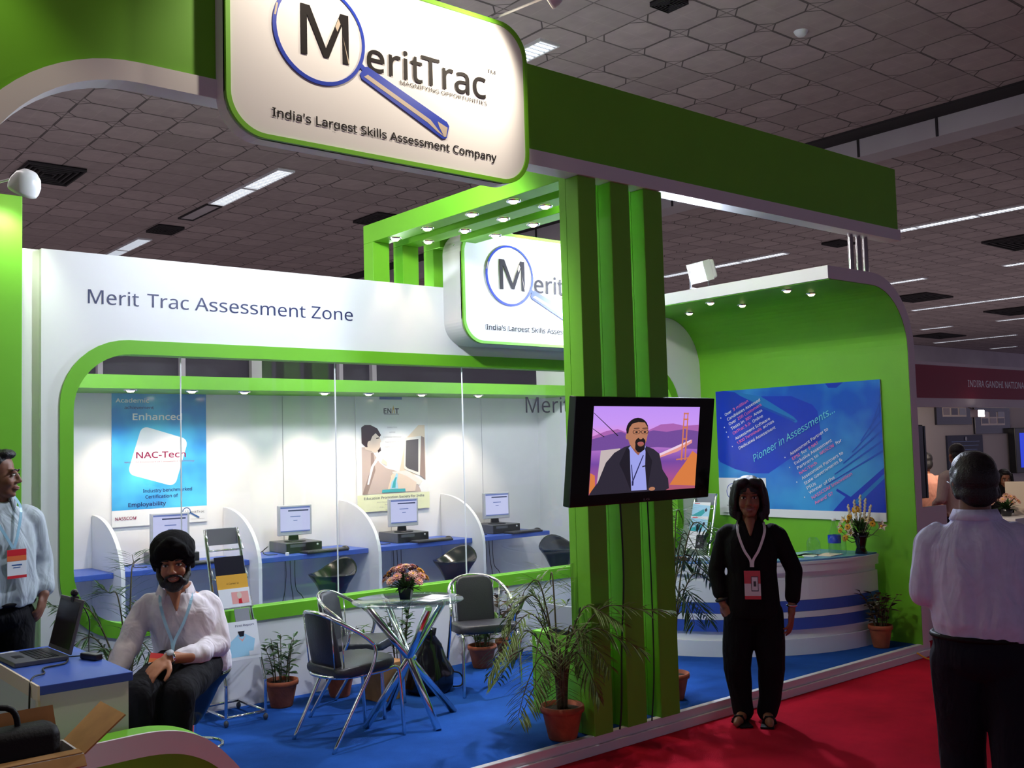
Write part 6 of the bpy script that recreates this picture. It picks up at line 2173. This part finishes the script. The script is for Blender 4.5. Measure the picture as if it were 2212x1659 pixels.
def picture(x0, x1, z0, z1, lab, kind, y=7.085):
    t = thing('picture_frame', lab, 'picture', (x0, y, z0), 0, 'framed pictures next door')
    w_, h_ = x1 - x0, z1 - z0
    MB().box(0, w_, -.02, .012, 0, h_, bev=.003).build('frame', 'p_dark' if kind < 2 else 'navyboard', t)
    p = Print(-.0205, .0008)
    m_ = w_ * .16
    if kind < 2:
        p.poly('p_beige', [(m_, m_ * .7), (w_ - m_, m_ * .7), (w_ - m_, h_ - m_ * .7), (m_, h_ - m_ * .7)])
        r_ = random.Random(kind + 5)
        for i in range(3):
            for j in range(2):
                a, c = m_ * 1.15 + i * (w_ - 2 * m_) / 3, m_ * .85 + j * (h_ - 1.4 * m_) / 2
                p.poly(r_.choice(['p_brown', 'p_grey', 'p_sleeve2', 'p_mon']), [(a, c), (a + (w_ - 2 * m_) * .27, c), (a + (w_ - 2 * m_) * .27, c + (h_ - 1.4 * m_) * .40), (a, c + (h_ - 1.4 * m_) * .40)])
    else:
        for k in range(9):
            p.poly('p_steelblue', [(w_ * .1, h_ * (.85 - k * .09)), (w_ * (.9 - .04 * (k % 3)), h_ * (.85 - k * .09)), (w_ * (.9 - .04 * (k % 3)), h_ * (.865 - k * .09)), (w_ * .1, h_ * (.865 - k * .09))])
        p.poly('p_grey', ell(w_ * .5, h_ * .92, .03, .03))
    p.build('print', t)
picture(13.43, 14.43, 1.94, 2.40, 'dark framed photo collage beside the small spotlight next door', 0)
picture(14.52, 15.62, 1.80, 2.24, 'wide dark framed picture right of the photo collage', 1)
picture(13.70, 14.72, 1.15, 1.79, 'dark blue notice board behind the man in the cream shirt', 2)
t = thing('television', 'television with a blue screen cut by the right frame edge', 'television', (15.85, 7.0, 1.54))
MB().box(-.30, 1.0, -.03, .08, -.34, .34, bev=.01).build('bezel', 'black', t)
s_ = MB().box(-.16, .86, -.034, -.03, -.26, .26).build('screen', 'bluescreen', t)
p = Print(-.0345, .0008)
p.poly('m_screen', [(.0, -.12), (.5, -.12), (.5, .10), (.0, .10)])
p.poly('m_title', [(.05, -.02), (.45, -.02), (.45, .0), (.05, .0)])
p.build('screen_picture', s_)
t = thing('floodlight', 'small warm glowing spotlight hanging under the red fascia', 'spotlight', (11.02, 5.43, 2.0885))
MB().tube([(0, 0, .002), (0, -.05, -.02), (0, -.08, -.04)], .008, 6).build('bracket', 'steel', t)
MB().box(-.07, .07, -.14, -.05, -.11, -.03, bev=.01).build('housing', 'wlam', t)
MB().box(-.062, .062, -.146, -.1405, -.104, -.036).build('lit_glass', 'lampflood2', t)
light('next_spot', 'SPOT', (11.02, 5.60, 2.02), 60, (1, .85, .7), to=(13.5, 7.0, 1.2), angle=120, blend=.6, size=.06)
t = thing('counter', 'white counter of the neighbouring booth beside the seated woman', 'counter', (0, 0, 0))
MB().box(12.2, 15.2, 5.52, 5.62, 0, .76).build('front', 'lav', t)
MB().box(12.15, 15.2, 5.50, 5.95, .761, .795, bev=.004).build('top', 'lav', t)
t = thing('flower_arrangement', 'small bowl of peach flowers on the neighbouring counter', 'flowers', (12.5, 5.76, .796))
MB().lathe([(0, 0), (.05, 0), (.08, .09), (.07, .09), (0, .02)], seg=14).build('bowl', 'black', t)
rnd = random.Random(2)
fo = MB()
for i in range(40):
    a, e = rnd.uniform(0, 2 * PI), rnd.uniform(.1, 1.4)
    leaf(fo, (0, 0, .08), (math.cos(a) * math.cos(e), math.sin(a) * math.cos(e), math.sin(e)), (0, 0, 1), rnd.uniform(.12, .2), .035)
fo.build('foliage', 'leafd', t, recalc=False)
for i in range(9):
    a, e = i * 2.4, .4 + .09 * i
    b = MB()
    blossom(b, (.17 * math.cos(a) * math.cos(e), .17 * math.sin(a) * math.cos(e), .09 + .17 * math.sin(e)), .045, 'daisy', rnd, (math.cos(a), math.sin(a), .8))
    b.build('flower', ['f_peach', 'f_yellow'], t, recalc=False)
t = thing('monitor', 'cream computer monitor back on the neighbouring counter', 'monitor', (12.95, 5.78, .796), .4)
MB().box(-.06, .0, -.17, .17, .06, .40, bev=.01).build('housing', 'f_cream', t)
MB().box(-.06, .02, -.08, .08, 0, .062, bev=.005).build('base', 'f_cream', t)
# loose yellow cable at the kerb end
b = MB().tube(catmull([(7.72, 4.33, .060), (7.80, 4.27, .006), (7.95, 4.20, .006), (8.06, 4.28, .006), (8.05, 4.40, .006), (8.10, 4.50, .006)], 6), .006, 6)
tag(b.build('loose_cable', 'f_yellow'), 'yellow cable loop lying at the end of the kerb', 'cable')
